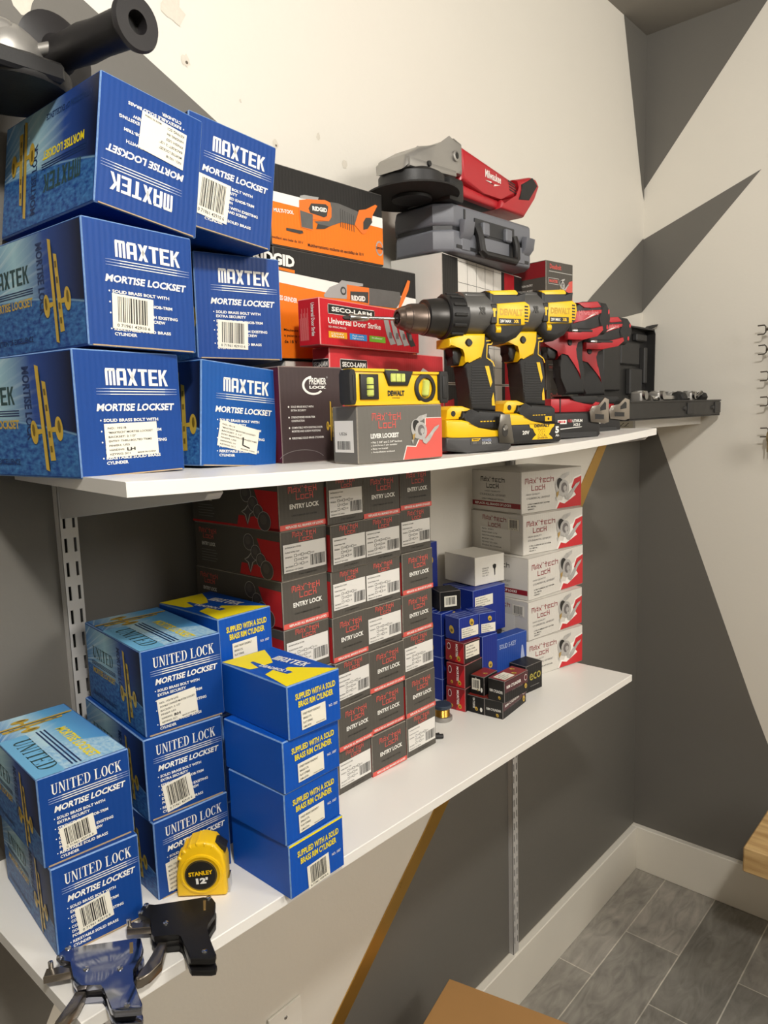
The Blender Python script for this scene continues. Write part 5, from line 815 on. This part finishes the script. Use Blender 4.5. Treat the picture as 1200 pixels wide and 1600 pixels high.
def red_drill(M, label, nose):
    T = TR['mdrill']; root = empty('impact_driver', M); tag(root, label, 'drill', 'red cordless drivers')
    m = MB(); pr(m, T['body'], -.030, .030, DK, .011, 4); g = Matrix.Translation((0, 0, .0302)); m.build('motor_housing', root)
    m = MB(); pr(m, T['cap'], -.031, .0315, RUB, .008, 3); g = Matrix.Translation((0, 0, .0317)); m.disc(.193, .225, .002, REDp, g, 1, .0045); m.disc(.189, .197, .002, REDp, g, 1, .0045); m.build('end_cap', root)
    m = MB(); pr(m, T['redtop'], -.026, .0315, TRED, .002); m.build('top_shell', root)
    m = MB(); pr(m, T['logo'], .024, .0325, TRED, .0015); g = Matrix.Translation((0, 0, .0327)); m.text('Milwaukee', .113, .2165, .052, .009, mat('print_rose', '#d9777a', .4), g, 1, .02, rot=.05); m.poly([(.125, .2085), (.160, .2205), (.150, .2185), (.163, .2245), (.138, .2155), (.146, .2175)], WH, g, 1); m.build('logo_plate', root)
    m = MB(); m.prism([(.0860, .1880), (.1186, .1850), (.1770, .2005), (.1796, .1918), (.1642, .1800), (.1247, .1729), (.0860, .1740)], .020, .0318, TRED, None, .0015); m.build('lower_shell', root)
    m = MB(); m.lathe([(.060, .010), (.066, .016), (.072, .022), (.090, .0255), (.105, .027)], DK, AX(0, .209), 28); m.build('nose_cone', root)
    m = MB(); m.lathe([(nose, .006), (.056, .008), (.060, .0085)], STL, AX(0, .209), 16); m.build('bit_collar', root)
    m = MB(); m.lathe([(.098, .0045), (.104, .006), (.112, .006)], STL, Matrix.Translation((0, .1895, .026)), 16); m.lathe([(.112, .0062), (.150, .0062)], DK, Matrix.Translation((0, .1895, .026)), 16); m.build('work_light', root)
    m = MB(); pr(m, wide(T['handle'], .94), -.012, .012, RUB, .006, 4); m.build('grip', root)
    m = MB(); pr(m, T['redlow'], -.0145, .0145, TRED, .0035, 3); m.lathe([(0, .0065), (.002, .005)], DK, Matrix.Translation((.106, .170, .0143)) @ Matrix.Rotation(-math.pi/2, 4, 'Y'), 16); m.build('handle_shell', root)
    m = MB(); pr(m, T['trigger'], -.010, .010, DK, .004, 3); m.build('trigger', root)
    m = MB(); pr(m, T['blackfoot'], -.027, .0275, RUB, .004, 3); m.build('foot', root)
    m = MB(); pr(m, T['redfoot'], -.0275, .028, TRED, .003, 2); m.box(.068, .071, .041, .0665, .0275, .0288, BKp); m.build('red_collar', root)
    m = MB(); pr(m, T['batt'], -.034, .034, DK, .005, 3); g = Matrix.Translation((0, 0, .0343)); m.quad(.058, .0200, .081, .0275, WH, g, 1); m.text('M18', .060, .0215, .018, .0045, REDp, g, 2, .05); m.text('REDLITHIUM', .084, .0225, .038, .0052, WH, g, 2, .03); m.text('RED', .084, .0225, .0115, .0052, TRED, g, 3, .03); m.text('XC5.0', .098, .0155, .018, .0048, WH, g, 2, .03); m.poly([(.060, .0095), (.120, .013), (.122, .0142), (.060, .0112)], WH, g, 1); m.box(.062, .160, -.0058, .004, .033, .0355, mat('pack_skirt', '#2a2a2a', .5)); m.build('battery_pack', root)
    m = MB(); c = .0365; H = [tuple(p) for p in T['hook']]
    m.prism(H, c, c+.0022, NICK, None, .0006); g = Matrix.Translation((0, 0, c+.0023)); m.poly([(.166, .0485), (.178, .0590), (.1815, .0560), (.1815, .0440), (.166, .0420)], DK, g, 1); m.poly([(.152, .0270), (.176, .0260), (.176, .0350), (.152, .0365)], DK, g, 1); m.lathe([(-.004, .004), (.0028, .0035)], STL, Matrix.Translation((.1455, .044, c)) @ Matrix.Rotation(-math.pi/2, 4, 'Y'), 14); m.build('belt_hook', root)
    return root
red_drill(pose(-1.0115, -.232, -25, .793, .912, .0087), 'red and black cordless driver beside the second yellow drill, third in the row', .045)
red_drill(pose(-.8809, -.190, -25, .951, .857, .0087), 'red and black cordless driver with belt hook, last in the row of drills', .045)

# spirit level on the grey lever box
T = TR['level']; M = vplane((-1.4392, -.317, BX['LV'][2]+BX['LV'][6]+.0004), math.radians(-6)); root = empty('spirit_level', M); tag(root, 'short yellow and black spirit level lying on the grey lever lock box', 'level')
m = MB(); pr(m, [(-.0725, .0005), (.0650, .0005), (.0655, .0375), (.0194, .0378), (.012, .0225), (-.0186, .0236), (-.0255, .0360), (-.0253, .0397), (-.0725, .0401)], -.018, -.006, DY, .0015); m.box(-.0725, .0655, .0, .004, -.020, -.004, DY); m.box(-.0725, -.0255, .0372, .0402, -.020, -.004, DY); m.box(.0194, .0655, .0352, .0380, -.020, -.004, DY)
g = Matrix.Translation((0, 0, -.0058)); m.text('DEWALT', -.0200, .0100, .0265, .0062, BKp, g, 1, .06); m.text('DWHT42525', -.013, .0072, .012, .0012, BKp, g, 1, .02); m.build('body', root)
for P, x in (((-.0790, -.0690), 0), ((.0625, .0785), 1)):
    m = MB(); a, b_ = P; m.prism([(a+.002, .001), (b_-.002, .001), (b_, .006), (b_, .034), (b_-.002, .039), (a+.002, .039), (a, .034), (a, .006)], -.021, -.0015, RUB, None, .002); m.prism([(a+.004, .006), (b_-.004, .006), (b_-.004, .033), (a+.004, .033)], -.003, -.0005, DK, None, .001); m.build('end_cap', root)
VIAL = mat('vial_acrylic', '#c9d36a', .15, var=.25, scale=160, coat=.5)
m = MB(); m.prism([(-.0620, .0062), (-.0347, .0062), (-.0347, .0342), (-.0620, .0342)], -.007, -.0030, DK, None, .0025); vf = m.build('vial_frame', root); fr_ = Matrix.Translation((-.0484, .020, -.0045)) @ Matrix.Rotation(math.pi/2, 4, 'Z')
m = MB(); m.lathe([(-.0105, .004), (-.009, .0052), (.009, .0052), (.0105, .004)], VIAL, fr_, 18); m.lathe([(-.003, .0054), (-.002, .0054)], BKp, fr_, 18); m.lathe([(.002, .0054), (.003, .0054)], BKp, fr_, 18); m.build('vial', vf)
m = MB(); m.lathe([(-.008, .0175), (.0005, .0175), (.0015, .0155), (.0015, .0125), (-.002, .012)], DK, Matrix.Translation((.0405, .0185, -.005)) @ Matrix.Rotation(-math.pi/2, 4, 'Y'), 30, caps=False); m.lathe([(-.003, .0122), (-.0025, .0122)], DK, Matrix.Translation((.0405, .0185, -.005)) @ Matrix.Rotation(-math.pi/2, 4, 'Y'), 24); vf = m.build('vial_frame', root)
m = MB(); fr_ = Matrix.Translation((.0405, .0185, -.0045)) @ Matrix.Rotation(math.radians(82), 4, 'Z'); m.lathe([(-.0095, .0035), (-.008, .0048), (.008, .0048), (.0095, .0035)], VIAL, fr_, 18); m.build('vial', vf)
m = MB(); m.prism([(-.0265, .0390), (.0200, .0384), (.0112, .0215), (-.0185, .0215)], -.0190, -.0030, DK, None, .002); vf = m.build('vial_frame', root)
m = MB(); m.box(-.0172, .0056, .0255, .0352, -.0040, -.0018, VIAL, bev=.001); m.lathe([(-.0150, .0045), (.0035, .0045)], VIAL, Matrix.Translation((0, .0365, -.015)), 18); g = Matrix.Translation((0, 0, -.0017)); m.quad(-.010, .0255, -.0094, .0352, BKp, g, 1); m.quad(-.002, .0255, -.0014, .0352, BKp, g, 1); m.build('vial', vf)

# grey tool case
p = BX['CASE']; w, d, h = p[4], .125, p[6]; root = empty('tool_case', place(p)); tag(root, 'grey plastic tool case with black carry handle on the white box', 'tool case')
def oct_(w, d, c): return [(-w/2+c, 0), (w/2-c, 0), (w/2, c), (w/2, d-c), (w/2-c, d), (-w/2+c, d), (-w/2, d-c), (-w/2, c)]
m = MB(); m.prism(oct_(w, d, .024), .001, h*.47, CASEG, None, .005, 3)
for a in (-1, 1): m.box(a*w*.30-.012, a*w*.30+.012, -.0015, .004, .006, h*.45, CASEG, bev=.0015)
m.box(-w/2+.030, w/2-.030, -.0012, .004, .008, .013, CASED); m.build('lower_shell', root)
m = MB(); m.prism(oct_(w, d, .024), h*.535, h, CASEG, None, .007, 3); m.box(-w/2+.05, -w/2+.054, -.0012, .003, h*.58, h*.92, CASED); m.build('lid', root)
m = MB(); m.prism(oct_(w-.006, d-.006, .022), h*.46, h*.545, CASED, Matrix.Translation((0, .004, 0))); gk = m.build('seam_gasket', root)
for a in (-.31, .36):
    m = MB(); x = a*w; m.prism([(0, h*.30), (.009, h*.42), (.012, h*.66), (.003, h*.70), (0, h*.64)], -.014, .014, CASEG, FR((x, 0, 0), (0, -1, 0), (0, 0, 1)), .0015); m.build('latch', gk)
m = MB(); x0, x1 = -.20*w, .20*w
m.prism([(x0, h*.05), (x1, h*.05), (x1, h*.62), (x0, h*.62)], -.002, .0012, CASED, FR((0, 0, 0), (1, 0, 0), (0, 0, 1)), .0006); m.prism([(x0+.014, h*.12), (x1-.014, h*.12), (x1-.014, h*.44), (x0+.014, h*.44)], .001, .003, CASEG, FR((0, 0, 0), (1, 0, 0), (0, 0, 1)), .001)
m.box(x0-.004, x1+.004, -.002, .003, h*.50, h*.80, CASED); m.box(x0+.012, x0+.030, -.009, 0, h*.46, h*.74, CASEG, bev=.002); m.box(x1-.030, x1-.012, -.009, 0, h*.46, h*.74, CASEG, bev=.002); hm = m.build('handle_mount', root)
m = MB(); m.tube([(x0, -.004, h*.60), (x0+.001, -.009, h*.40), (x0+.003, -.011, h*.12), (x0+.010, -.012, h*.04), (x1-.010, -.012, h*.04), (x1-.003, -.011, h*.12), (x1-.001, -.009, h*.40), (x1, -.004, h*.60)], .0066, DK, None, 10); m.build('carry_handle', hm)

# angle grinder on the case
def grinder(M, label, red=True):
    T = TR['grinder']; root = empty('angle_grinder', M); tag(root, label, 'grinder', 'angle grinders')
    m = MB(); pr(m, T['head'], -.030, .030, ALU, .008, 3); m.lathe([(-.030, .018), (-.027, .020), (.002, .020)], ALU, Matrix.Translation((-.135, .072, 0)) @ Matrix.Rotation(math.pi/2, 4, 'Z'), 24); m.prism([(-.18, .042), (-.06, .052), (-.06, .062), (-.18, .056)], -.033, .033, ALU, None, .004)
    m.lathe([(0, .008), (.004, .008), (.005, .005), (.003, .004)], ALU, Matrix.Translation((-.0625, .083, .0295)) @ Matrix.Rotation(-math.pi/2, 4, 'Y'), 20); m.lathe([(0, .0042), (.0006, .0042)], BKp, Matrix.Translation((-.0625, .083, .034)) @ Matrix.Rotation(-math.pi/2, 4, 'Y'), 14)
    m.lathe([(.0, .0045), (.003, .004)], DK, Matrix.Translation((-.136, .0545, .033)) @ Matrix.Rotation(-math.pi/2, 4, 'Y'), 10); m.build('gear_head', root)
    m = MB(); fr_ = Matrix.Translation((-.135, 0, 0)) @ Matrix.Rotation(math.pi/2, 4, 'Z')
    m.lathe([(.022, .050), (.040, .050), (.043, .047), (.052, .030)], DK, fr_, 40); m.box(-.10, -.060, .0092, .045, -.040, .046, DK, bev=.006, seg=2); wg = m.build('wheel_guard', root)
    m = MB(); m.lathe([(.0135, .010), (.0140, .0725), (.0165, .0725), (.0185, .030), (.022, .028)], mat('abrasive_black', '#201e1c', .8, var=.3, scale=400, bump=.3, bscale=900), fr_ @ Matrix.Rotation(.04, 4, 'Y'), 48); gd = m.build('grinding_disc', wg)
    m = MB(); m.lathe([(.0092, .030), (.0135, .030)], DK, fr_, 40); m.build('disc_flange', wg)
    cm = TRED if red else DK
    m = MB(); pr(m, T['body'][:1]+T['body'][3:], -.027, .027, cm, .012, 4); pr(m, T['lower'], -.022, .022, cm, .006, 3); g = Matrix.Translation((0, 0, .0272))
    if red:
        m.text('Milwaukee', .030, .0735, .050, .0125, WH, g, 1, .02, rot=-.02); m.poly([(.030, .0685), (.050, .0700), (.047, .0662), (.078, .0700), (.056, .0640), (.059, .0672)], WH, g, 1)
        for k in range(4): m.poly([(.104+.0015*k, .0845-.0045*k), (.128+.002*k, .0815-.0045*k), (.129+.002*k, .0795-.0045*k), (.104+.0015*k, .0822-.0045*k)], BKp, g, 1)
    m.build('motor_housing', root)
    m = MB(); m.prism([(-.02, .0325), (.078, .0325), (.078, .044), (.02, .047), (-.02, .043)], -.012, .012, DK, None, .003); m.build('paddle_switch', root)
    m = MB(); pr(m, T['tail'], -.030, .030, cm, .007, 3); m.build('battery_foot', root)
    m = MB(); pr(m, T['inset'], -.031, .0315, RUB, .003); m.build('rear_grip', root)
    return root
GT = BX['CASE'][2]+BX['CASE'][6]
grinder(vplane((-1.0168, -.12, GT-.0089), math.radians(2)) @ Matrix.Translation((0, 0, -.018)) @ Matrix.Scale(1.042, 4), 'red and grey cordless angle grinder resting on the grey tool case')
# second grinder, its side handle towards the camera, on the stack at the upper left
A3 = BX['A3']; root = empty('angle_grinder', Matrix.Translation((-1.755, -.085, 1.7555))); tag(root, 'grinder with black side handle on top of the upper left boxes', 'grinder', 'angle grinders')
m = MB(); Z = Matrix.Rotation(-math.pi/2, 4, 'Y'); m.lathe([(.0, .056), (.004, .058), (.018, .058), (.022, .052)], DK, Z, 40); m.box(-.05, .03, -.058, -.02, .002, .020, DK, bev=.003); m.build('wheel_guard', root)
m = MB(); m.lathe([(.022, .034), (.030, .036), (.046, .033), (.058, .022), (.062, .012)], ALU, Z, 36); m.box(-.09, .0, -.028, .028, .026, .060, ALU, bev=.008, seg=3); m.lathe([(0, .010), (.014, .010)], ALU, FR((.02, -.022, .040), (.8, -.55, .25), (.3, .5, 0)), 16); m.build('gear_head', root)
m = MB(); m.box(-.30, -.085, -.030, .030, .022, .072, DK, bev=.014, seg=3); m.build('motor_housing', root)
a, b_ = Vector((-1.714, -.1, 1.799)), Vector((-1.6991, -.23, 1.7898)); a -= Vector((-1.755, -.085, 1.7555)); b_ -= Vector((-1.755, -.085, 1.7555)); ax = (b_-a).normalized(); Ln = (b_-a).length
sv = ax.cross(Vector((0, 0, 1))).normalized(); tv = sv.cross(ax)
Mh = Matrix(((ax.x, tv.x, sv.x, a.x), (ax.y, tv.y, sv.y, a.y), (ax.z, tv.z, sv.z, a.z), (0, 0, 0, 1)))
HND = mat('handle_rubber', '#232122', .45, var=.1)
m = MB(); m.lathe([(-.004, .012), (-.003, .038), (.002, .040), (.004, .036), (.008, .019), (.014, .016), (.030, .0165), (.055, .0180), (.078, .0165), (Ln-.006, .0175), (Ln-.003, .0235), (Ln, .0245), (Ln+.003, .0225), (Ln+.003, .0100), (Ln-.010, .0095)], HND, Mh, 44, caps=False); m.lathe([(Ln-.010, .0096), (Ln-.0098, .0001)], BKp, Mh, 24, caps=False); m.lathe([(-.030, .006), (-.003, .006)], STL, Mh, 14); m.build('side_handle', root)

# open black case with the boring jig, on the corner shelf
root = empty('jig_case', Matrix.Translation((-.01, -.228, 1.4015))); tag(root, 'open black plastic case holding a boring jig in the corner', 'tool case')
CB = mat('case_black', '#2a2928', .45, var=.1, scale=40); CB2 = mat('case_black_inner', '#353433', .55, var=.1, scale=40)
L_ = .60; D_ = .187; H_ = .042
m = MB(); c = .018; P = [(-L_, 0), (-c, 0), (0, c), (0, D_), (-L_, D_)]
m.prism(P, .0005, .004, CB); t = .0035
for a, b_ in zip(P, P[1:]+P[:1]):
    dx, dy = b_[0]-a[0], b_[1]-a[1]; n_ = math.hypot(dx, dy); ux, uy = dx/n_, dy/n_; m.prism([(a[0], a[1]), (b_[0], b_[1]), (b_[0]-uy*t, b_[1]+ux*t), (a[0]-uy*t, a[1]+ux*t)], .003, H_, CB)
m.box(-L_, -c, -.003, .001, H_-.004, H_, CB, bev=.0008)
for x in (-.235, -.035): m.box(x-.030, x+.012, -.0035, .0, .008, H_-.006, CB2, bev=.001); m.lathe([(0, .006), (.004, .005)], CB2, FR((x-.045, 0, .022), (0, -1, 0), (0, 0, 1)), 16)
m.build('tray', root)
m = MB(); P = [(-L_, 0), (-.004, 0), (-.002, .188), (-.012, .200), (-L_, .200)]; F_ = FR((0, D_-.004, H_+.001), (1, 0, 0), (0, 0, 1))
m.prism(P, -.030, -.026, CB, F_)
for a, b_ in zip(P, P[1:]+P[:1]):
    dx, dy = b_[0]-a[0], b_[1]-a[1]; n_ = math.hypot(dx, dy); ux, uy = dx/n_, dy/n_; m.prism([(a[0], a[1]), (b_[0], b_[1]), (b_[0]-uy*.004, b_[1]+ux*.004), (a[0]-uy*.004, a[1]+ux*.004)], -.028, 0, CB, F_)
for a in ((-.14, .02, -.06, .09, -.012), (-.19, .10, -.07, .16, -.016), (-.05, .05, -.03, .15, -.010), (-.30, .03, -.20, .15, -.014), (-.10, .165, -.03, .185, -.012)): m.box(a[0], a[2], a[1], a[3], -.027, a[4], CB2, F_, bev=.003)
m.build('lid', root)
m = MB(); m.prism([(0, 0), (.030, .010), (.034, .016), (.006, .012), (-.006, .004)], -.028, -.004, CB, FR((-.030, D_-.004, H_+.199), (.8, -.3, 0), (0, 0, 1)), .001); m.build('latch', root)
jig = empty('boring_jig', Matrix.Translation((-.01, -.228, 1.4015))); tag(jig, 'silver clamp rods and knobs of a boring jig lying in the open black case', 'jig')
m = MB(); m.tube([(-.36, .10, .055), (-.075, .10, .055)], .007, STL, None, 14); m.build('guide_rod', jig)
m = MB(); m.tube([(-.38, .045, .046), (-.19, .045, .046)], .009, STL, None, 14); m.build('guide_rod', jig)
m = MB(); m.tube([(-.15, .045, .046), (-.055, .045, .046)], .006, STL, None, 14); m.build('guide_rod', jig)
for x, y, a in ((-.33, .05, .030), (-.155, .085, .024), (-.115, .05, .026), (-.41, .06, .028)):
    m = MB(); m.box(x-a/2, x+a/2, y-.014, y+.014, .030, .064, ALU, bev=.005, seg=3); m.lathe([(0, .011), (.006, .010)], STL, FR((x, y-.014, .055), (0, -1, 0), (0, 0, 1)), 18); m.lathe([(-.002, .012), (.004, .012)], ALU, FR((x, y, .062), (0, 0, 1), (1, 0, 0)), 18); m.build('clamp_block', jig)
for x, y, z, r in ((-.205, .040, .046, .019), (-.045, .040, .050, .014)):
    m = MB(); m.lathe([(-.020, r*.75), (-.014, r), (.008, r), (.014, r*.9), (.016, r*.5)], RUB, Matrix.Translation((x, y, z)), 8); m.build('knob', jig)
m = MB(); m.tube([(-.105, .03, .05), (-.09, .024, .062), (-.075, .03, .064), (-.070, .036, .055)], .004, STL, None, 8); m.build('wing_screw', jig)

# key hooks on the right wall
WIRE = mat('wire_dark', '#6b655c', .35, .8)
root = empty('key_rack', Matrix.Translation((-.0005, -.43, 1.33))); tag(root, 'rack of dark wire key hooks on the right wall at the edge of view', 'key rack')
m = MB(); m.box(-.052, 0, -.03, .0, -.03, .33, mat('rack_bar', '#4a4640', .5, .4), bev=.002); m.build('back_bar', root)
for k, (y, z) in enumerate(((-.335, 1.6145), (-.338, 1.565), (-.345, 1.499), (-.347, 1.4355), (-.350, 1.357))):
    m = MB(); yy, zz = y+.43, z-1.33; x = -.046
    m.tube([(x, -.002, zz), (x, yy-.006, zz)], .0016, WIRE, None, 8); m.tube([(x, yy+.016, zz+.010), (x, yy+.001, zz+.0105), (x, yy-.003, zz+.006), (x, yy-.003, zz-.007), (x, yy+.001, zz-.0115), (x, yy+.016, zz-.012)], .0017, WIRE, None, 8); m.tube([(x, yy-.010, zz), (x, yy-.003, zz)], .004, WIRE, None, 10); m.build('key_hook', root)
BR = mat('key_brass', '#a89468', .35, .8, var=.2)
for k in range(5):
    y = -.352-.0085*k; x = -.046; kk = empty('key', Matrix.Translation((x, y, 1.357))); tag(kk, 'brass key hanging on the lowest wire hook of the right wall', 'key', 'keys on the lowest hook')
    m = MB(); f_ = FR((0, 0, -.012), (1, 0, 0), (0, 0, 1))
    for P in ring(0, 0, .011, .013, .0065, .008, 0, 360, 18): m.prism(P, -.001, .001, BR, f_)
    m.build('bow', kk); m = MB(); m.prism([(-.003, -.012), (.003, -.012), (.003, -.036), (0, -.039), (-.003, -.036), (-.0018, -.030), (-.003, -.027), (-.0016, -.022), (-.003, -.018)], -.001, .001, BR, f_); m.build('blade', kk)

# tape measure
T = TR['tape']; x = -1.7015; M = vplane((x, -.2475, zl(x)+.0042), math.radians(-45)); root = empty('tape_measure', M); tag(root, 'yellow tape measure with round black badge standing on the lower shelf', 'tape measure')
m = MB(); pr(m, T['body'], -.026, .0, DY, .006, 4)
for a in (150, 132, 114, 96, 78, 60): 
    r = math.radians(a); cx, cy = -.001+.0262*math.cos(r), .0255+.0310*math.sin(r); m.box(-.0018, .0018, -.004, .0009, -.024, .0004, DY, Matrix.Translation((cx, cy, 0)) @ Matrix.Rotation(r-math.pi/2, 4, 'Z'), bev=.001)
m.lathe([(-.001, .0222), (.0012, .0215), (.0016, .0195), (.0006, .018)], DY, Matrix.Translation((-.001, .0225, 0)) @ Matrix.Rotation(-math.pi/2, 4, 'Y'), 40); m.build('case', root)
m = MB(); g = Matrix.Translation((0, 0, .0016)); m.disc(-.001, .0225, .0172, GOLDp, g, 1, n=40); m.disc(-.001, .0225, .0165, BKp, g, 2, n=40); m.disc(-.001, .0225, .0158, GOLDd, g, 3, n=40); m.disc(-.001, .0225, .0154, BKp, g, 4, n=40); m.text('STANLEY', -.0135, .0215, .0250, .0048, DY, g, 5, .04, rot=.08); m.text("12'", -.0062, .0128, .0125, .0068, WH, g, 5, .06, rot=.06); m.build('round_badge', root)
m = MB(); pr(m, T['clip'], -.020, -.006, DK, .0015); m.build('lock_button', root)
m = MB(); m.box(.0238, .0262, -.0035, .012, -.020, -.006, STL); m.build('tape_hook', root)

# two lock pick guns lying on the shelf
def pickgun(key, z, plate_m, label, tr_m):
    T = TR[key]; c = T['plate'][0]; cx = sum(p[0] for p in T['plate'])/len(T['plate']); cy = sum(p[1] for p in T['plate'])/len(T['plate']); L2 = lambda P: [(a-cx, b_-cy) for a, b_ in P]
    root = empty('pick_gun', Matrix.Translation((cx, cy, z))); tag(root, label, 'pick gun', 'snap lock pick guns')
    for a, b_ in ((.001, .0070), (.0125, .0185)):
        m = MB(); m.prism(L2(T['plate']), a, b_, plate_m, None, .0012, 2); m.build('side_plate', root)
    m = MB(); P = L2(T['plate']); m.prism(wide(P, .86), .006, .0135, DST); m.build('core', root)
    m = MB(); m.prism(L2(T['trigger']), .005, .0145, tr_m, None, .0015); m.build('trigger', root)
    n = L2(T['nose']); m = MB(); m.prism(n, .009, .016, tr_m, None, .0008); q = n[1]; m.lathe([(0, .0022), (.006, .0022), (.0065, .0012)], STL, FR((n[1][0]*.8+n[3][0]*.2, n[1][1]*.8+n[3][1]*.2, .016), (0, 0, 1), (1, 0, 0)), 12); m.build('needle_holder', root)
    for s in L2(T['screws']):
        m = MB(); m.lathe([(0, .0027), (.0010, .0025), (.0016, .0012)], STL, FR((s[0], s[1], .0184), (0, 0, 1), (1, 0, 0)), 14); m.build('screw', root)
    m = MB(); m.prism(L2(T['slot']), .0184, .0189, mat('adjuster_brass', '#9c8456', .4, .7, var=.2, scale=300)); m.build('adjuster', root)
BLKG = mat('gun_black', '#141313', .42, .1, var=.1); CHR = mat('gun_chrome', '#a9adbc', .12, 1, var=.03); CHT = mat('gun_trigger', '#8c8378', .25, .9, var=.1)
pickgun('gunB', zl(-1.75), BLKG, 'black lock pick gun lying beside the yellow tape measure', CHT)
pickgun('gunA', zl(-1.82), CHR, 'silver lock pick gun lying at the front left corner of the lower shelf', CHT)

# wire spool and dark clip
x, y = -1.1716, -.1572; root = empty('wire_spool', Matrix.Translation((x, y, zl(x)+.0004))); tag(root, 'small spool of brass wire behind the dark grey columns', 'spool'); Z = Matrix.Rotation(-math.pi/2, 4, 'Y')
m = MB(); m.lathe([(0, .0155), (.001, .0165), (.006, .0165), (.007, .0155)], ALU, Z, 28); m.build('flange', root); m = MB(); m.lathe([(.007+.001*k, .0118+(.0006 if k % 2 else 0)) for k in range(15)], mat('brass_wire', '#b98f3e', .3, .9, var=.15), Z, 24); m.build('wire', root); m = MB(); m.lathe([(.021, .0145), (.022, .0155), (.026, .0155), (.027, .0145)], mat('spool_label', '#2c3848', .4), Z, 28); m.build('flange', root)
m = MB(); zc = zl(-1.237); m.tube([(-1.262, -.181, zc+.0045), (-1.239, -.196, zc+.0045), (-1.230, -.2025, zc+.0035)], .0038, DK, None, 8); m.tube([(-1.245, -.186, zc+.004), (-1.228, -.193, zc+.003)], .003, DK, None, 8); tag(m.build('driver_tip'), 'small black driver tip sticking out beside the rightmost grey column', 'tip')
